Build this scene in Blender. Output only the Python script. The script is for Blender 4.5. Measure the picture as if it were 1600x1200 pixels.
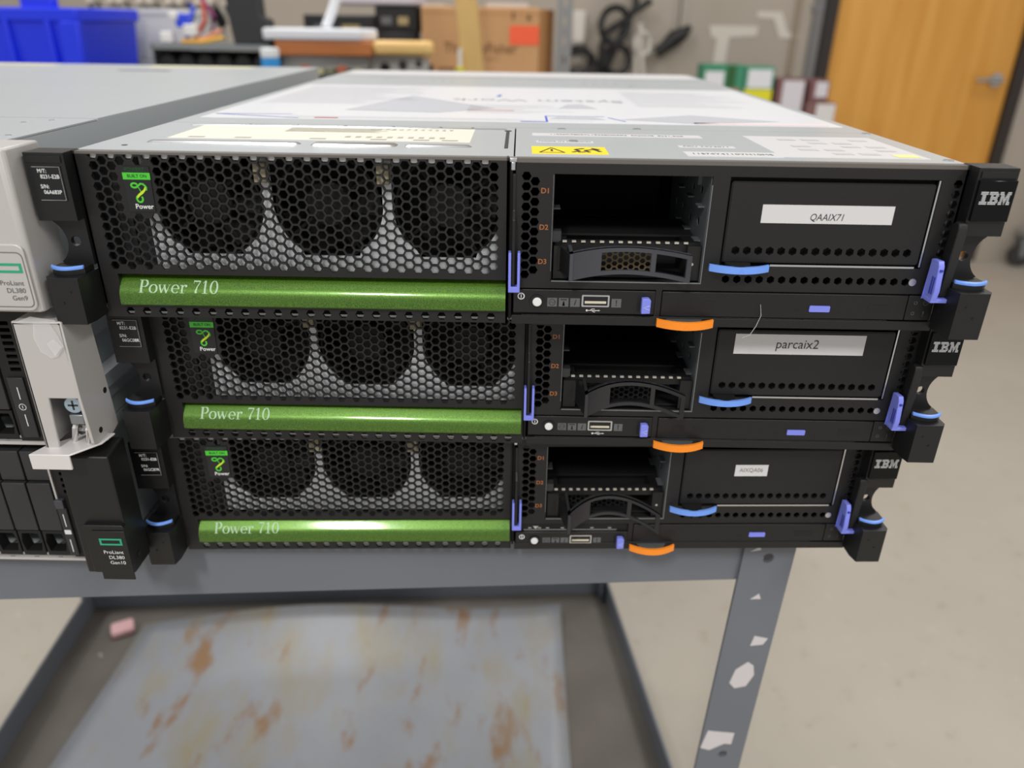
import bpy, bmesh, math, random
from math import pi, sin, cos, sqrt, atan2, radians
from mathutils import Matrix, Vector
from mathutils.geometry import tessellate_polygon

for o in list(bpy.data.objects): bpy.data.objects.remove(o)
SC = bpy.context.scene
COL = SC.collection
TOPZ = 1.07            # height of the top of the server stack above the floor
UH = 88.1              # height of one server, mm

# ------------------------------------------------------------------ camera
def make_camera():
    cd = bpy.data.cameras.new('camera'); co = bpy.data.objects.new('camera', cd); COL.objects.link(co)
    p, yw, rl = 0.4467, -0.0035, 0.0159
    fwd = Vector((sin(yw) * cos(p), cos(yw) * cos(p), -sin(p)))
    right = Vector((cos(yw), -sin(yw), 0)); up = right.cross(fwd)
    r2 = cos(rl) * right + sin(rl) * up; u2 = -sin(rl) * right + cos(rl) * up
    m = Matrix((r2, u2, -fwd)).transposed().to_4x4()
    m.translation = Vector((-0.001, -0.3872, TOPZ + 0.0608))
    co.matrix_world = m
    cd.sensor_fit = 'HORIZONTAL'; cd.sensor_width = 36.0; cd.lens = 1183.83 / 1600 * 36.0
    cd.clip_start = 0.01; cd.clip_end = 50
    cd.dof.use_dof = True; cd.dof.focus_distance = 0.42; cd.dof.aperture_fstop = 5.6
    SC.camera = co
make_camera()

# ------------------------------------------------------------------ light
W = bpy.data.worlds.new('world'); SC.world = W; W.use_nodes = True
W.node_tree.nodes['Background'].inputs[0].default_value = (1.0, 0.985, 0.965, 1)
W.node_tree.nodes['Background'].inputs[1].default_value = 0.52
def ceiling_lamp(x, y, e, sx=0.35, sy=1.25, z=1.75):
    l = bpy.data.lights.new('ceiling_lamp', 'AREA'); l.shape = 'RECTANGLE'; l.size = sx; l.size_y = sy
    l.energy = e; l.color = (1.0, 0.975, 0.93)
    o = bpy.data.objects.new('ceiling_lamp', l); COL.objects.link(o); o.location = (x, y, TOPZ + z)
for lp_ in ((-0.54, -1.9, 46, .2, .5), (1.5, -1.6, 40), (-0.75, 1.7, 24), (1.45, 1.5, 22), (-2.6, 0.2, 24)):
    ceiling_lamp(*lp_)
SC.view_settings.view_transform = 'Standard'; SC.view_settings.look = 'None'
SC.view_settings.gamma = 1.0; SC.view_settings.use_curve_mapping = False
SC.view_settings.exposure = 0.0

# ------------------------------------------------------------------ helpers
def lin(c):
    return tuple(((v / 255) / 12.92 if v <= 10 else (((v / 255) + 0.055) / 1.055) ** 2.4) for v in c)
MATS = {}
def mat(name, c, rough=0.5, metal=0.0, bump=0.0, bscale=900.0, var=0.0, vscale=60.0, c2=None, coat=0.0, alpha=1.0, trans=0.0, stretch=None, spec=None, coatr=0.03):
    """procedural material: base colour, an optional second colour mixed by noise, an optional fine bump"""
    if name in MATS: return MATS[name]
    m = bpy.data.materials.new(name); m.use_nodes = True
    nt = m.node_tree; b = nt.nodes['Principled BSDF']
    b.inputs['Base Color'].default_value = (*lin(c), 1); b.inputs['Roughness'].default_value = rough
    b.inputs['Metallic'].default_value = metal; b.inputs['Coat Weight'].default_value = coat; b.inputs['Coat Roughness'].default_value = coatr
    b.inputs['Alpha'].default_value = alpha; b.inputs['Transmission Weight'].default_value = trans
    if spec is not None: b.inputs['Specular IOR Level'].default_value = spec
    if var or bump:
        tc = nt.nodes.new('ShaderNodeTexCoord'); src = tc.outputs['Object']
        if stretch:
            mp = nt.nodes.new('ShaderNodeMapping'); mp.inputs['Scale'].default_value = stretch
            nt.links.new(src, mp.inputs[0]); src = mp.outputs[0]
    if var:
        n = nt.nodes.new('ShaderNodeTexNoise'); n.inputs['Scale'].default_value = vscale; n.inputs['Detail'].default_value = 5
        nt.links.new(src, n.inputs['Vector'])
        r = nt.nodes.new('ShaderNodeValToRGB'); r.color_ramp.elements[0].position = 0.5 - 0.5 * var; r.color_ramp.elements[1].position = 0.5 + 0.5 * var
        r.color_ramp.elements[0].color = (*lin(c), 1); r.color_ramp.elements[1].color = (*lin(c2 or tuple(min(255, v * 1.2) for v in c)), 1)
        nt.links.new(n.outputs[0], r.inputs[0]); nt.links.new(r.outputs[0], b.inputs['Base Color'])
    if bump:
        n2 = nt.nodes.new('ShaderNodeTexNoise'); n2.inputs['Scale'].default_value = bscale; n2.inputs['Detail'].default_value = 2
        nt.links.new(src, n2.inputs['Vector'])
        bp = nt.nodes.new('ShaderNodeBump'); bp.inputs['Strength'].default_value = bump; bp.inputs['Distance'].default_value = 0.0004
        nt.links.new(n2.outputs[0], bp.inputs['Height']); nt.links.new(bp.outputs[0], b.inputs['Normal'])
    MATS[name] = m
    return m

def clip(poly, x0, x1, z0, z1):
    for k, lim, sg in ((0, x0, 1), (0, x1, -1), (1, z0, 1), (1, z1, -1)):
        out = []
        for i in range(len(poly)):
            a, b = poly[i - 1], poly[i]
            da, db = sg * (a[k] - lim), sg * (b[k] - lim)
            if (da >= 0) != (db >= 0):
                t = da / (da - db); out.append((a[0] + t * (b[0] - a[0]), a[1] + t * (b[1] - a[1])))
            if db >= 0: out.append(b)
        poly = out
        if len(poly) < 3: return []
    return poly
def hexa(cx, cz, r, rot=0.0):
    return [(cx + r * cos(rot + k * pi / 3), cz + r * sin(rot + k * pi / 3)) for k in range(6)]
def disc(cx, cz, r, n=20, rz=None):
    return [(cx + r * cos(2 * pi * k / n), cz + (rz or r) * sin(2 * pi * k / n)) for k in range(n)]
def rrect(x0, x1, z0, z1, r, n=4):
    p = []
    for (cx, cz, a) in ((x1 - r, z1 - r, 0), (x0 + r, z1 - r, pi / 2), (x0 + r, z0 + r, pi), (x1 - r, z0 + r, 1.5 * pi)):
        for k in range(n + 1): p.append((cx + r * cos(a + k * pi / 2 / n), cz + r * sin(a + k * pi / 2 / n)))
    return p

class B:
    """collects faces (millimetres by default) and links them as one mesh object"""
    def __init__(s, u=0.001): s.v = []; s.f = []; s.u = u
    def add(s, vs, fs):
        n = len(s.v); s.v += [tuple(p) for p in vs]; s.f += [tuple(i + n for i in f) for f in fs]; return s
    def face(s, vs): return s.add(vs, [tuple(range(len(vs)))])
    def box(s, x0, x1, y0, y1, z0, z1):
        return s.add([(x, y, z) for x in (x0, x1) for y in (y0, y1) for z in (z0, z1)],
                     [(0, 1, 3, 2), (4, 6, 7, 5), (0, 4, 5, 1), (2, 3, 7, 6), (0, 2, 6, 4), (1, 5, 7, 3)])
    def _p(s, ax, a, p):
        return (a, p[0], p[1]) if ax == 'x' else (p[0], a, p[1]) if ax == 'y' else (p[0], p[1], a)
    def prism(s, poly, ax, a0, a1, poly2=None):
        n = len(poly); q = poly2 or poly
        return s.add([s._p(ax, a0, p) for p in poly] + [s._p(ax, a1, p) for p in q],
                     [tuple(range(n)), tuple(range(2 * n - 1, n - 1, -1))] + [(i, (i + 1) % n, n + (i + 1) % n, n + i) for i in range(n)])
    def cyl(s, c, r, ax, a0, a1, n=18, r2=None):
        return s.prism(disc(c[0], c[1], r, n), ax, a0, a1, disc(c[0], c[1], r if r2 is None else r2, n))
    def flat(s, poly, y): return s.face([(p[0], y, p[1]) for p in poly])
    def plate(s, outer, holes, y0, t, ax='y'):
        loops = [outer] + holes
        tri = tessellate_polygon([[Vector((p[0], p[1], 0)) for p in l] for l in loops])
        flatp = [p for l in loops for p in l]
        for y in (y0, y0 + t): s.add([s._p(ax, y, p) for p in flatp], tri)
        for l in loops:
            n = len(l)
            s.add([s._p(ax, y0, p) for p in l] + [s._p(ax, y0 + t, p) for p in l], [(i, (i + 1) % n, n + (i + 1) % n, n + i) for i in range(n)])
        return s
    def honey(s, rect, x0, z0, R, r, y0, t, test):
        """honeycomb-perforated sheet: flat-topped hexagon cells, open where test(col,row,cx,cz)"""
        xa, xb, za, zb = rect; dx = 1.5 * R; dz = sqrt(3) * R
        c0 = int((xa - x0) / dx) - 2; c1 = int((xb - x0) / dx) + 2
        for c in range(c0, c1 + 1):
            cx = x0 + c * dx
            for k in range(int((za - z0) / dz) - 2, int((zb - z0) / dz) + 3):
                cz = z0 + k * dz + (dz / 2 if c % 2 else 0)
                if cx < xa - R or cx > xb + R or cz < za - R or cz > zb + R: continue
                H = hexa(cx, cz, R)
                if not test(c, k, cx, cz):
                    p = clip(H, *rect)
                    if p: s.flat(p, y0)
                    continue
                h = hexa(cx, cz, r)
                inside = all(xa <= p[0] <= xb and za <= p[1] <= zb for p in H)
                if inside:
                    s.add([(p[0], y0, p[1]) for p in H] + [(p[0], y0, p[1]) for p in h] + [(p[0], y0 + t, p[1]) for p in h],
                          [(i, (i + 1) % 6, 6 + (i + 1) % 6, 6 + i) for i in range(6)] + [(6 + i, 6 + (i + 1) % 6, 12 + (i + 1) % 6, 12 + i) for i in range(6)])
                else:
                    for i in range(6):
                        j = (i + 1) % 6
                        p = clip([H[i], H[j], h[j], h[i]], *rect)
                        if p: s.flat(p, y0)
                        if all(za <= q[1] <= zb and xa <= q[0] <= xb for q in (h[i], h[j])):
                            s.face([(h[i][0], y0, h[i][1]), (h[j][0], y0, h[j][1]), (h[j][0], y0 + t, h[j][1]), (h[i][0], y0 + t, h[i][1])])
        return s
    def tube(s, pts, r, n=8, cap=True):
        pts = [Vector(p) for p in pts]; rings = []
        up = Vector((0, 0, 1))
        rr = r if isinstance(r, (list, tuple)) else [r] * len(pts)
        for i, p in enumerate(pts):
            d = (pts[min(i + 1, len(pts) - 1)] - pts[max(i - 1, 0)]).normalized()
            a = d.cross(up)
            if a.length < 1e-3: a = d.cross(Vector((1, 0, 0)))
            a.normalize(); b = d.cross(a)
            rings.append([tuple(p + rr[i] * (cos(2 * pi * k / n) * a + sin(2 * pi * k / n) * b)) for k in range(n)])
        s.loft(rings, cap); return s
    def loft(s, rings, cap=True, closed=True):
        n = len(rings[0]); vs = [p for r in rings for p in r]; fs = []
        m = n if closed else n - 1
        for i in range(len(rings) - 1):
            for k in range(m): fs.append((i * n + k, i * n + (k + 1) % n, (i + 1) * n + (k + 1) % n, (i + 1) * n + k))
        if cap and closed: fs += [tuple(range(n)), tuple(range((len(rings) - 1) * n, len(rings) * n))]
        return s.add(vs, fs)
    def ribbon(s, pts, widths, y):
        """flat stroke in the xz plane"""
        L = []; Rr = []
        for i, p in enumerate(pts):
            a = pts[max(0, i - 1)]; b = pts[min(len(pts) - 1, i + 1)]
            dx, dz = b[0] - a[0], b[1] - a[1]; l = math.hypot(dx, dz) or 1
            w = (widths[i] if isinstance(widths, (list, tuple)) else widths) / 2
            L.append((p[0] - dz / l * w, y, p[1] + dx / l * w)); Rr.append((p[0] + dz / l * w, y, p[1] - dx / l * w))
        for i in range(len(pts) - 1): s.face([L[i], L[i + 1], Rr[i + 1], Rr[i]])
        return s
    def xf(s, f): s.v = [f(*p) for p in s.v]; return s
    def obj(s, name, m, parent=None, bev=0.0, seg=2, loc=None, rot=None, sharp=35):
        me = bpy.data.meshes.new(name)
        me.from_pydata([(x * s.u, y * s.u, z * s.u) for x, y, z in s.v], [], s.f); me.validate()
        bm = bmesh.new(); bm.from_mesh(me); bmesh.ops.remove_doubles(bm, verts=bm.verts, dist=1e-6)
        bmesh.ops.recalc_face_normals(bm, faces=bm.faces); bm.to_mesh(me); bm.free()
        me.shade_smooth(); me.set_sharp_from_angle(angle=radians(sharp))
        me.materials.append(m)
        o = bpy.data.objects.new(name, me); COL.objects.link(o)
        if parent: o.parent = parent
        if loc: o.location = loc
        if rot: o.rotation_euler = rot
        if bev:
            bv = o.modifiers.new('bevel', 'BEVEL'); bv.width = bev * s.u; bv.segments = seg; bv.limit_method = 'ANGLE'; bv.angle_limit = radians(40)
        return o

def tag(o, label, cat, group=None, kind=None):
    o['label'] = label; o['category'] = cat
    if group: o['group'] = group
    if kind: o['kind'] = kind
    return o
def struct(o, kind='structure'): o['kind'] = kind; return o
def empty(name, loc=(0, 0, 0), rz=0.0):
    o = bpy.data.objects.new(name, None); COL.objects.link(o); o.location = loc; o.rotation_euler = (0, 0, rz); o.empty_display_size = 0.05
    return o

TXT = {}
def text_geo(t, size, align='CENTER', bold=0.0):
    key = (t, size, align, bold)
    if key not in TXT:
        cu = bpy.data.curves.new('t', 'FONT'); cu.body = t; cu.size = size; cu.align_x = align; cu.align_y = 'CENTER'; cu.resolution_u = 3; cu.offset = bold * size
        ob = bpy.data.objects.new('t', cu); COL.objects.link(ob)
        dg = bpy.context.evaluated_depsgraph_get(); me = bpy.data.meshes.new_from_object(ob.evaluated_get(dg))
        TXT[key] = ([tuple(v.co) for v in me.vertices], [tuple(p.vertices) for p in me.polygons])
        bpy.data.objects.remove(ob); bpy.data.curves.remove(cu); bpy.data.meshes.remove(me)
    return TXT[key]
def put_text(b, t, size, x, z, y, align='CENTER', shear=0.0, sx=1.0, bold=0.0, rot=0.0):
    vs, fs = text_geo(t, size, align, bold)
    P = [((vx + shear * vy) * sx, vy) for vx, vy, _ in vs]
    return b.add([(x + p[0] * cos(rot) - p[1] * sin(rot), y, z + p[0] * sin(rot) + p[1] * cos(rot)) for p in P], fs)

# a serif face drawn as strokes, em height 1
def arc(cx, cz, rx, rz, a0, a1, n=14):
    return [(cx + rx * cos(radians(a0 + (a1 - a0) * k / n)), cz + rz * sin(radians(a0 + (a1 - a0) * k / n))) for k in range(n + 1)]
def awid(a0, a1, thin, thick, n=14):
    return [thin + (thick - thin) * abs(cos(radians(a0 + (a1 - a0) * k / n))) for k in range(n + 1)]
def serif_glyph(ch):
    S = []
    def R_(x0, x1, z0, z1):
        if z1 - z0 > x1 - x0: S.append(([((x0 + x1) / 2, z0 + (z1 - z0) * k / 10) for k in range(11)], x1 - x0))
        else: S.append(([(x0, (z0 + z1) / 2), (x1, (z0 + z1) / 2)], z1 - z0))
    if ch == 'P':
        R_(.10, .23, 0, .72); R_(.02, .32, 0, .03); R_(.02, .30, .69, .72)
        S.append(([(.2, .70), (.34, .705)] + arc(.34, .53, .18, .175, 90, -90) + [(.2, .355)], [.03, .03] + awid(90, -90, .03, .12) + [.03])); w = .60
    elif ch in 'o0':
        hz = .24 if ch == 'o' else .36; rx = .21 if ch == 'o' else .2
        S.append((arc(rx + .05, hz, rx, hz - .01, 0, 360, 28), awid(0, 360, .03, .11, 28))); w = 2 * rx + .12
    elif ch == 'e':
        S.append((arc(.25, .24, .2, .23, 0, 320, 24), awid(0, 320, .03, .10, 24))); R_(.07, .44, .245, .275); w = .50
    elif ch == 'w':
        for (a, b_, t) in (((.04, .47), (.2, .01), .1), ((.36, .47), (.2, .01), .035), ((.33, .47), (.49, .01), .1), ((.65, .47), (.49, .01), .035)): S.append(([(a[0] + (b_[0] - a[0]) * k / 8, a[1] + (b_[1] - a[1]) * k / 8) for k in range(9)], t))
        R_(-.02, .17, .45, .475); R_(.27, .46, .45, .475); R_(.57, .74, .45, .475); w = .74
    elif ch == 'r':
        R_(.08, .18, 0, .46); R_(.0, .28, 0, .03); R_(.0, .14, .44, .47)
        S.append((arc(.3, .28, .14, .18, 170, 60, 8), .05)); S.append((disc(.36, .41, .035, 8) + [(.395, .41)], .07)); w = .42
    elif ch == '7':
        R_(.03, .44, .645, .72); R_(.03, .06, .56, .7); S.append(([(.43, .67), (.26, .36), (.2, .15), (.2, .02)], [.04, .07, .1, .13])); w = .49
    elif ch == '1':
        R_(.17, .28, 0, .72); R_(.06, .40, 0, .03); S.append(([(.08, .58), (.2, .70)], .04)); w = .48
    else: w = .28
    return S, w
def serif_text(t, size, x, z, y):
    b = B(); cx = 0
    for ch in t:
        S, w = serif_glyph(ch)
        for pts, wd in S:
            wd2 = [q * size for q in wd] if isinstance(wd, list) else wd * size
            b.ribbon([(x + (cx + p[0]) * size, z + p[1] * size) for p in pts], wd2, y)
        cx += w + .03
    return b
def ibm_logo(x0, x1, z0, z1, y):
    """the three letters cut into eight stripes"""
    b = B(); w = x1 - x0; h = (z1 - z0) / 8
    I = [(0, .24)], [(0, .24)], [(.06, .18)], [(.06, .18)], [(.06, .18)], [(.06, .18)], [(0, .24)], [(0, .24)]
    Bm = [(.28, .55)], [(.28, .59)], [(.34, .42), (.5, .6)], [(.34, .57)], [(.34, .57)], [(.34, .42), (.5, .6)], [(.28, .59)], [(.28, .55)]
    M = [(.63, .75), (.88, 1)], [(.63, .77), (.86, 1)], [(.67, .79), (.84, .96)], [(.67, .805), (.825, .96)], [(.67, .74), (.755, .875), (.89, .96)], [(.67, .74), (.77, .86), (.89, .96)], [(.63, .74), (.79, .84), (.89, 1)], [(.63, .74), (.805, .825), (.89, 1)]
    for k in range(8):
        zt = z1 - k * h
        for L in (I, Bm, M):
            for a, c in L[k]: b.box(x0 + a * w, x0 + c * w, y, y + .2, zt - h * .68, zt)
    return b

# ------------------------------------------------------------------ materials
M_BLACK = mat('black_powdercoat', (20, 19, 20), 0.5, bump=0.35, bscale=2500)
M_BLACK2 = mat('black_plastic', (18, 18, 19), 0.42, bump=0.15, bscale=3000)
M_MATTE = mat('matte_black', (14, 14, 15), 0.65)
M_VOID = mat('dark_interior', (10, 10, 11), 0.7)
M_GLOSS = mat('gloss_black', (6, 6, 7), 0.12, spec=0.25)
M_CHARC = mat('charcoal_plastic', (66, 68, 75), 0.45, bump=0.2, bscale=3000)
M_LEDGE = mat('grey_brown_edge', (112, 107, 103), 0.4, metal=0.3)
M_LITNOTCH = mat('lit_notch_steel', (190, 188, 186), 0.35, metal=0.5)  # pale colour that makes the grille's top notches look lit from behind
M_SIDE = mat('zinc_side_panel', (186, 193, 196), 0.42, metal=0.15)
M_GALV = mat('galvanised_steel', (196, 203, 208), 0.32, metal=0.3, var=0.8, vscale=14, c2=(202, 209, 214))
M_GALVD = mat('dull_steel', (150, 155, 158), 0.4, metal=0.8)
M_STEEL = mat('bright_steel', (215, 217, 220), 0.28, metal=1.0)
M_FANPLATE = mat('fan_plate_steel', (236, 239, 244), 0.45, metal=0.1)
M_GREEN = mat('green_flake_lacquer', (26, 80, 12), 0.36, metal=0.5, var=0.3, vscale=2600, c2=(96, 134, 24), coat=0.8, coatr=0.09)
M_BLUE = mat('lavender_blue_plastic', (128, 138, 236), 0.38)
M_SKY = mat('light_blue_plastic', (116, 162, 250), 0.38)
M_ORANGE = mat('orange_plastic', (255, 146, 34), 0.38)
M_WHITE = mat('white_print', (228, 230, 230), 0.5)
M_PALE = mat('pale_green_print', (172, 204, 168), 0.4)
M_PAPER = mat('white_sticker', (212, 211, 213), 0.45)
M_GREYINK = mat('grey_ink', (92, 92, 96), 0.6)
M_DARKINK = mat('dark_ink', (36, 36, 40), 0.6)
M_ORTXT = mat('orange_print', (164, 98, 52), 0.5)
M_YELLOW = mat('yellow_sticker', (250, 220, 20), 0.5)
M_CREAM = mat('cream_sticker', (230, 227, 214), 0.5)
M_BADGE = mat('badge_black', (26, 28, 30), 0.3)
M_BGREEN = mat('badge_green', (74, 196, 52), 0.45)
M_DGREEN = mat('badge_dark_green', (28, 84, 34), 0.45)
M_LIME = mat('lime', (196, 222, 40), 0.45)
M_HPGREEN = mat('teal_green', (38, 160, 118), 0.45)
M_SILVER = mat('silver_paint', (196, 193, 191), 0.42, metal=0.25, bump=0.1, bscale=3000)
M_DKGREY = mat('dark_grey', (44, 45, 47), 0.5)
# ------------------------------------------------------------------ black rack servers
def bar_y(z):            # front of the rounded accent bar at height z
    k = int(max(0, min(67, round((z - 7.6) / 0.25))))
    return BAR[k]
BAR = [-2.2]
for _k in range(68):
    _z = 7.6 + 0.25 * _k
    _th = -40 if _z < 8.2 else -4 + 12 * (_z - 8.2) / 4.4 if _z < 12.6 else 8 + 33 * (_z - 12.6) / 4.6 if _z < 17.2 else 41 + 6 * (_z - 17.2) / 7.2
    BAR.append(BAR[-1] + 0.25 * math.tan(radians(_th)))
def shared(cache, key, fn, name, m, parent, **k):
    if key in cache:
        o = bpy.data.objects.new(name, cache[key].data); COL.objects.link(o); o.parent = parent
        for md in cache[key].modifiers:
            n = o.modifiers.new(md.name, md.type); n.width = md.width; n.segments = md.segments; n.limit_method = md.limit_method; n.angle_limit = md.angle_limit
        return o
    o = fn().obj(name, m, parent, **k); cache[key] = o
    return o
CACHE = {}
RH = 2.972
def rack_server(loc, rz, label, s):
    E_ = empty('rack_server', loc, rz); tag(E_, label, 'server', 'black rack servers in the right-hand stack')
    def P(key, name, m, fn, parent=E_, **k): return shared(CACHE, key, fn, name, m, parent, **k)
    T = UH - 0.3
    # ---- chassis shell and top cover
    P('chassis', 'chassis', M_GALVD, lambda: B().box(-222.5, -221, 6, 700, .3, T - 1).box(221, 222.5, 6, 700, .3, T - 1).box(-222.5, 222.5, 6, 700, .2, 1.4).box(-222.5, 222.5, 698, 700, .3, T - 1))
    P('divider', 'divider_and_dark_liner', M_VOID, lambda: B().box(-5.2, -3.6, 3, 300, 1.6, T - 1.2).box(-220.5, 220.5, 230, 231, 1.6, T - 1.2))  # divider plus an added black liner for the shade inside the chassis
    P('cover', 'top_cover', M_GALV, lambda: B().box(-223, 223, 118.6, 560, T - 1, T).box(-223, 223, 560.8, 700, T - 1.4, T - .4))
    P('fcover', 'front_cover', M_GALV, lambda: B().box(-223, -3.4, 5, 117.6, T - 1, T).box(-2.6, 223, 5, 117.6, T - 1, T))
    P('ledge', 'front_edge', M_LEDGE, lambda: B().box(-222.6, -6, .2, 5, 86.3, T - .2).box(-1.5, 223, .1, 5, 85.6, T - .2))
    # ---- left half: grille with badge and green bar
    def field(c, k, cx, cz): return 0 <= c <= 45 and cz > 28 and not (-200.5 < cx < -185.5 and 56.5 < cz < 82)
    P('grille', 'front_grille', M_BLACK, lambda: B().honey((-223, -5.6, 24.6, 86.3), -213.6, 29.2, RH, 2.42, 0, 1.6, field)
      .box(-223, -222, 0, 6, 8, T).box(-6.6, -5.6, 0, 6, .3, T).box(-223, -213.4, 0, 8, 7.6, 24.6).box(-6.6, -5.6, 0, 8, 7.6, 24.6).box(-223, -5.6, .1, 8, 24.5, 25.4))
    P('strip', 'bottom_perforated_strip', M_BLACK, lambda: B().honey((-223, -5.6, .3, 7.6), -210.6, 3.7, RH, 2.42, 0, 1.6, lambda c, k, x, z: k == 0 and c % 2 == 0 and 0 <= c <= 44)
      .box(-223, -5.6, 1.6, 2, 6.8, 7.6))
    # top fold of the grille: pale studs paint the light seen through its upper holes
    # row of these pale studs
    def studs():
        b = B()
        for c in range(0, 46, 2):
            x = -213.6 + c * 1.5 * RH; b.prism(rrect(x - 1.7, x + 1.7, 84.2, 86.2, .8, 3), 'y', 1.7, 3.4)
        return b
    P('studs', 'lit_notch_tabs', M_LITNOTCH, studs)
    zs = [7.7 + (24.4 - 7.7) * k / 66 for k in range(67)]
    P('bar', 'accent_bar', M_GREEN, lambda: B().prism([(bar_y(z), z) for z in zs] + [(9, 24.4), (9, 7.7)], 'x', -213.4, -6.6))
    lt = P('barlet', 'model_lettering', M_PALE, lambda: serif_text('Power 710', 8.9, -203.3, 14.2, 0).xf(lambda x, y, z: (x, bar_y(14.9 + (z - 14.2) * .9) - .15, 14.9 + (z - 14.2) * .9)), parent=CACHE['bar'] if s['i'] == 0 else E_)
    if s['i']: lt.parent = [c for c in E_.children if c.name.startswith('accent_bar')][0]
    # badge
    bd = P('badge', 'badge', M_BADGE, lambda: B().prism([(-199.8, 80.6), (-185.9, 80.6), (-186.4, 58), (-199.8, 58)], 'y', -.5, .6))
    P('bd1', 'green_band', M_BGREEN, lambda: B().flat([(-199.8, 77.6), (-185.9, 77.6), (-186, 74.2), (-199.8, 74.2)], -.62), parent=bd)
    P('bd2', 'lettering', M_DGREEN, lambda: put_text(put_text(B(), 'POWER7', 2.6, -193.4, 79.1, -.62, sx=.95), 'BUILT ON', 2.2, -192.6, 75.9, -.7, bold=.02), parent=bd)
    P('bd3', 'name_lettering', M_WHITE, lambda: put_text(B(), 'Power', 3.5, -191.6, 60.6, -.62, bold=.015), parent=bd)
    P('bd4', 'swirl_emblem', M_BGREEN, lambda: B().ribbon(arc(-194.8, 71.3, 1.6, 1.1, 20, 340, 12) + [(-191.5, 72.2), (-190, 71.9)] + arc(-190.6, 70, 1.6, 1.7, 70, -40, 6), .95, -.62)
      .ribbon([(-193.2, 71), (-192.4, 69.2), (-191.9, 68)], .5, -.61).ribbon(arc(-193.2, 64.6, 1.5, 1.7, 120, 400, 12), .95, -.62), parent=bd)
    P('bd5', 'yellow_stroke', M_LIME, lambda: B().ribbon([(-189.4, 70.6), (-190, 69), (-191.6, 67.6), (-193.3, 66.4), (-194.4, 65)], [.5, 1.0, 1.3, 1.2, .6], -.66), parent=bd)
    # ---- fans behind the grille
    def fan_open(cx):
        return [(cx - 29, T - 3)] + [(cx - 29, 58)] + [(cx + 29 * cos(radians(a)), 60 + 29.5 * sin(radians(a))) for a in range(185, 238, 7)] + [(cx - 15, 32.5), (cx + 15, 32.5)] \
            + [(cx + 29 * cos(radians(a)), 60 + 29.5 * sin(radians(a))) for a in range(303, 356, 7)] + [(cx + 29, 58), (cx + 29, T - 3)]
    P('fanplate', 'fan_mounting_plate', M_FANPLATE, lambda: B().plate([(-197, 23.5), (-5.8, 23.5), (-5.8, T - 2), (-197, T - 2)], [fan_open(c) for c in (-164, -101, -38)], 13, 1.2))
    P('sidecard', 'bracket_and_dark_backing', M_DKGREY, lambda: B().box(-221, -197.2, 12, 13.2, 12, T - 2).box(-216, -214, 6, 12, 20, 60).box(-205, -203.8, 9, 12, 15, 70).box(-221, -6, 13.2, 14, 1.6, 15).box(-220.5, -6, 44, 45, 1.6, T - 1.2).box(-220.5, -6, 14.4, 45, T - 2, T - 1.4))  # bracket plus added dark plates that keep the fan cavity in shade
    P('fcon', 'fan_connector', mat('connector_cream', (176, 166, 140), .5), lambda: B().box(-136.5, -130, 7, 12.5, 72, 82), bev=.4)
    P('fcon2', 'fan_connector', mat('connector_cream', (176, 166, 140), .5), lambda: B().box(-73.5, -67, 7, 12.5, 72, 82), bev=.4)
    for n, cx in enumerate((-164, -101, -38)):
        def fan(cx=cx):
            b = B(); b.plate(disc(cx, 58, 28.2, 28), [disc(cx, 58, 27, 28)], 15, 26)
            for k in range(7):
                a = 2 * pi * k / 7
                ring = []
                for r_, tw in ((11, .9), (19, .6), (26, .45)):
                    ring.append([(cx + r_ * cos(a + d), 20 + tw * 8 * sgn, 60 + r_ * sin(a + d)) for d, sgn in ((-.24, -1), (.0, -.1), (.24, 1))])
                for i in range(2):
                    for j in range(2): b.face([ring[i][j], ring[i][j + 1], ring[i + 1][j + 1], ring[i + 1][j]])
            for a in (.6, 2.2, 3.8, 5.3): b.ribbon([(cx + 10 * cos(a), 60 + 10 * sin(a)), (cx + 27 * cos(a), 59 + 27 * sin(a))], 1.6, 15.5)
            return b
        f = P('fan%d' % n, 'fan', M_VOID, fan)
        P('hub%d' % n, 'fan_hub', M_MATTE, lambda cx=cx: B().cyl((cx, 60), 12, 'y', 14.6, 30, 24), parent=f, bev=.8)
    # ---- lever in the gap
    lv = P('lever', 'release_lever', M_BLACK2, lambda: B().prism([(-1, 80), (-1.5, 62), (-6, 58), (-6.4, 24), (-5, 22.6), (-2, 22.6), (-1.4, 54), (2, 57), (2, 80)], 'x', -3.5, -1.9), bev=.3)
    P('levg', 'blue_grip', M_BLUE, lambda: B().prism([(-5.2, 41.2), (-5.2, 20), (.9, 20), (.9, 41.2), (-.5, 41.2), (-.5, 23), (-3.8, 23), (-3.8, 41.2)], 'y', -7, -1.5), parent=lv, bev=.25)
    P('clip', 'top_clip', M_STEEL, lambda: B().box(-5.2, -1.6, -.8, 5, T - 2, T - .1).box(-4.4, -2.4, -.6, .2, T - 6, T - 2), bev=.3)
    # ---- right half: face plate
    def face():
        b = B(); t = 1.6
        b.box(-2, 223, 0, t, 80.3, 85.6)
        hs = [hexa(3.35, 27.9 + 5.11 * k, 2.45) for k in range(11)] + [hexa(7.75, 30.45 + 5.11 * k, 2.45) for k in range(10)]
        b.plate([(-2, 20.6), (17, 20.6), (17, 80.3), (-2, 80.3)], hs, 0, t)
        b.box(96.8, 105.5, 0, t, 20.6, 80.3).box(17, 96.8, 0, t, 20.6, 24.4)
        b.plate([(211, 20.6), (223, 20.6), (223, 80.3), (211, 80.3)], [hexa(219.3, 78.4 - 5.05 * k, 2.3) for k in range(11)], 0, t)
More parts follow.
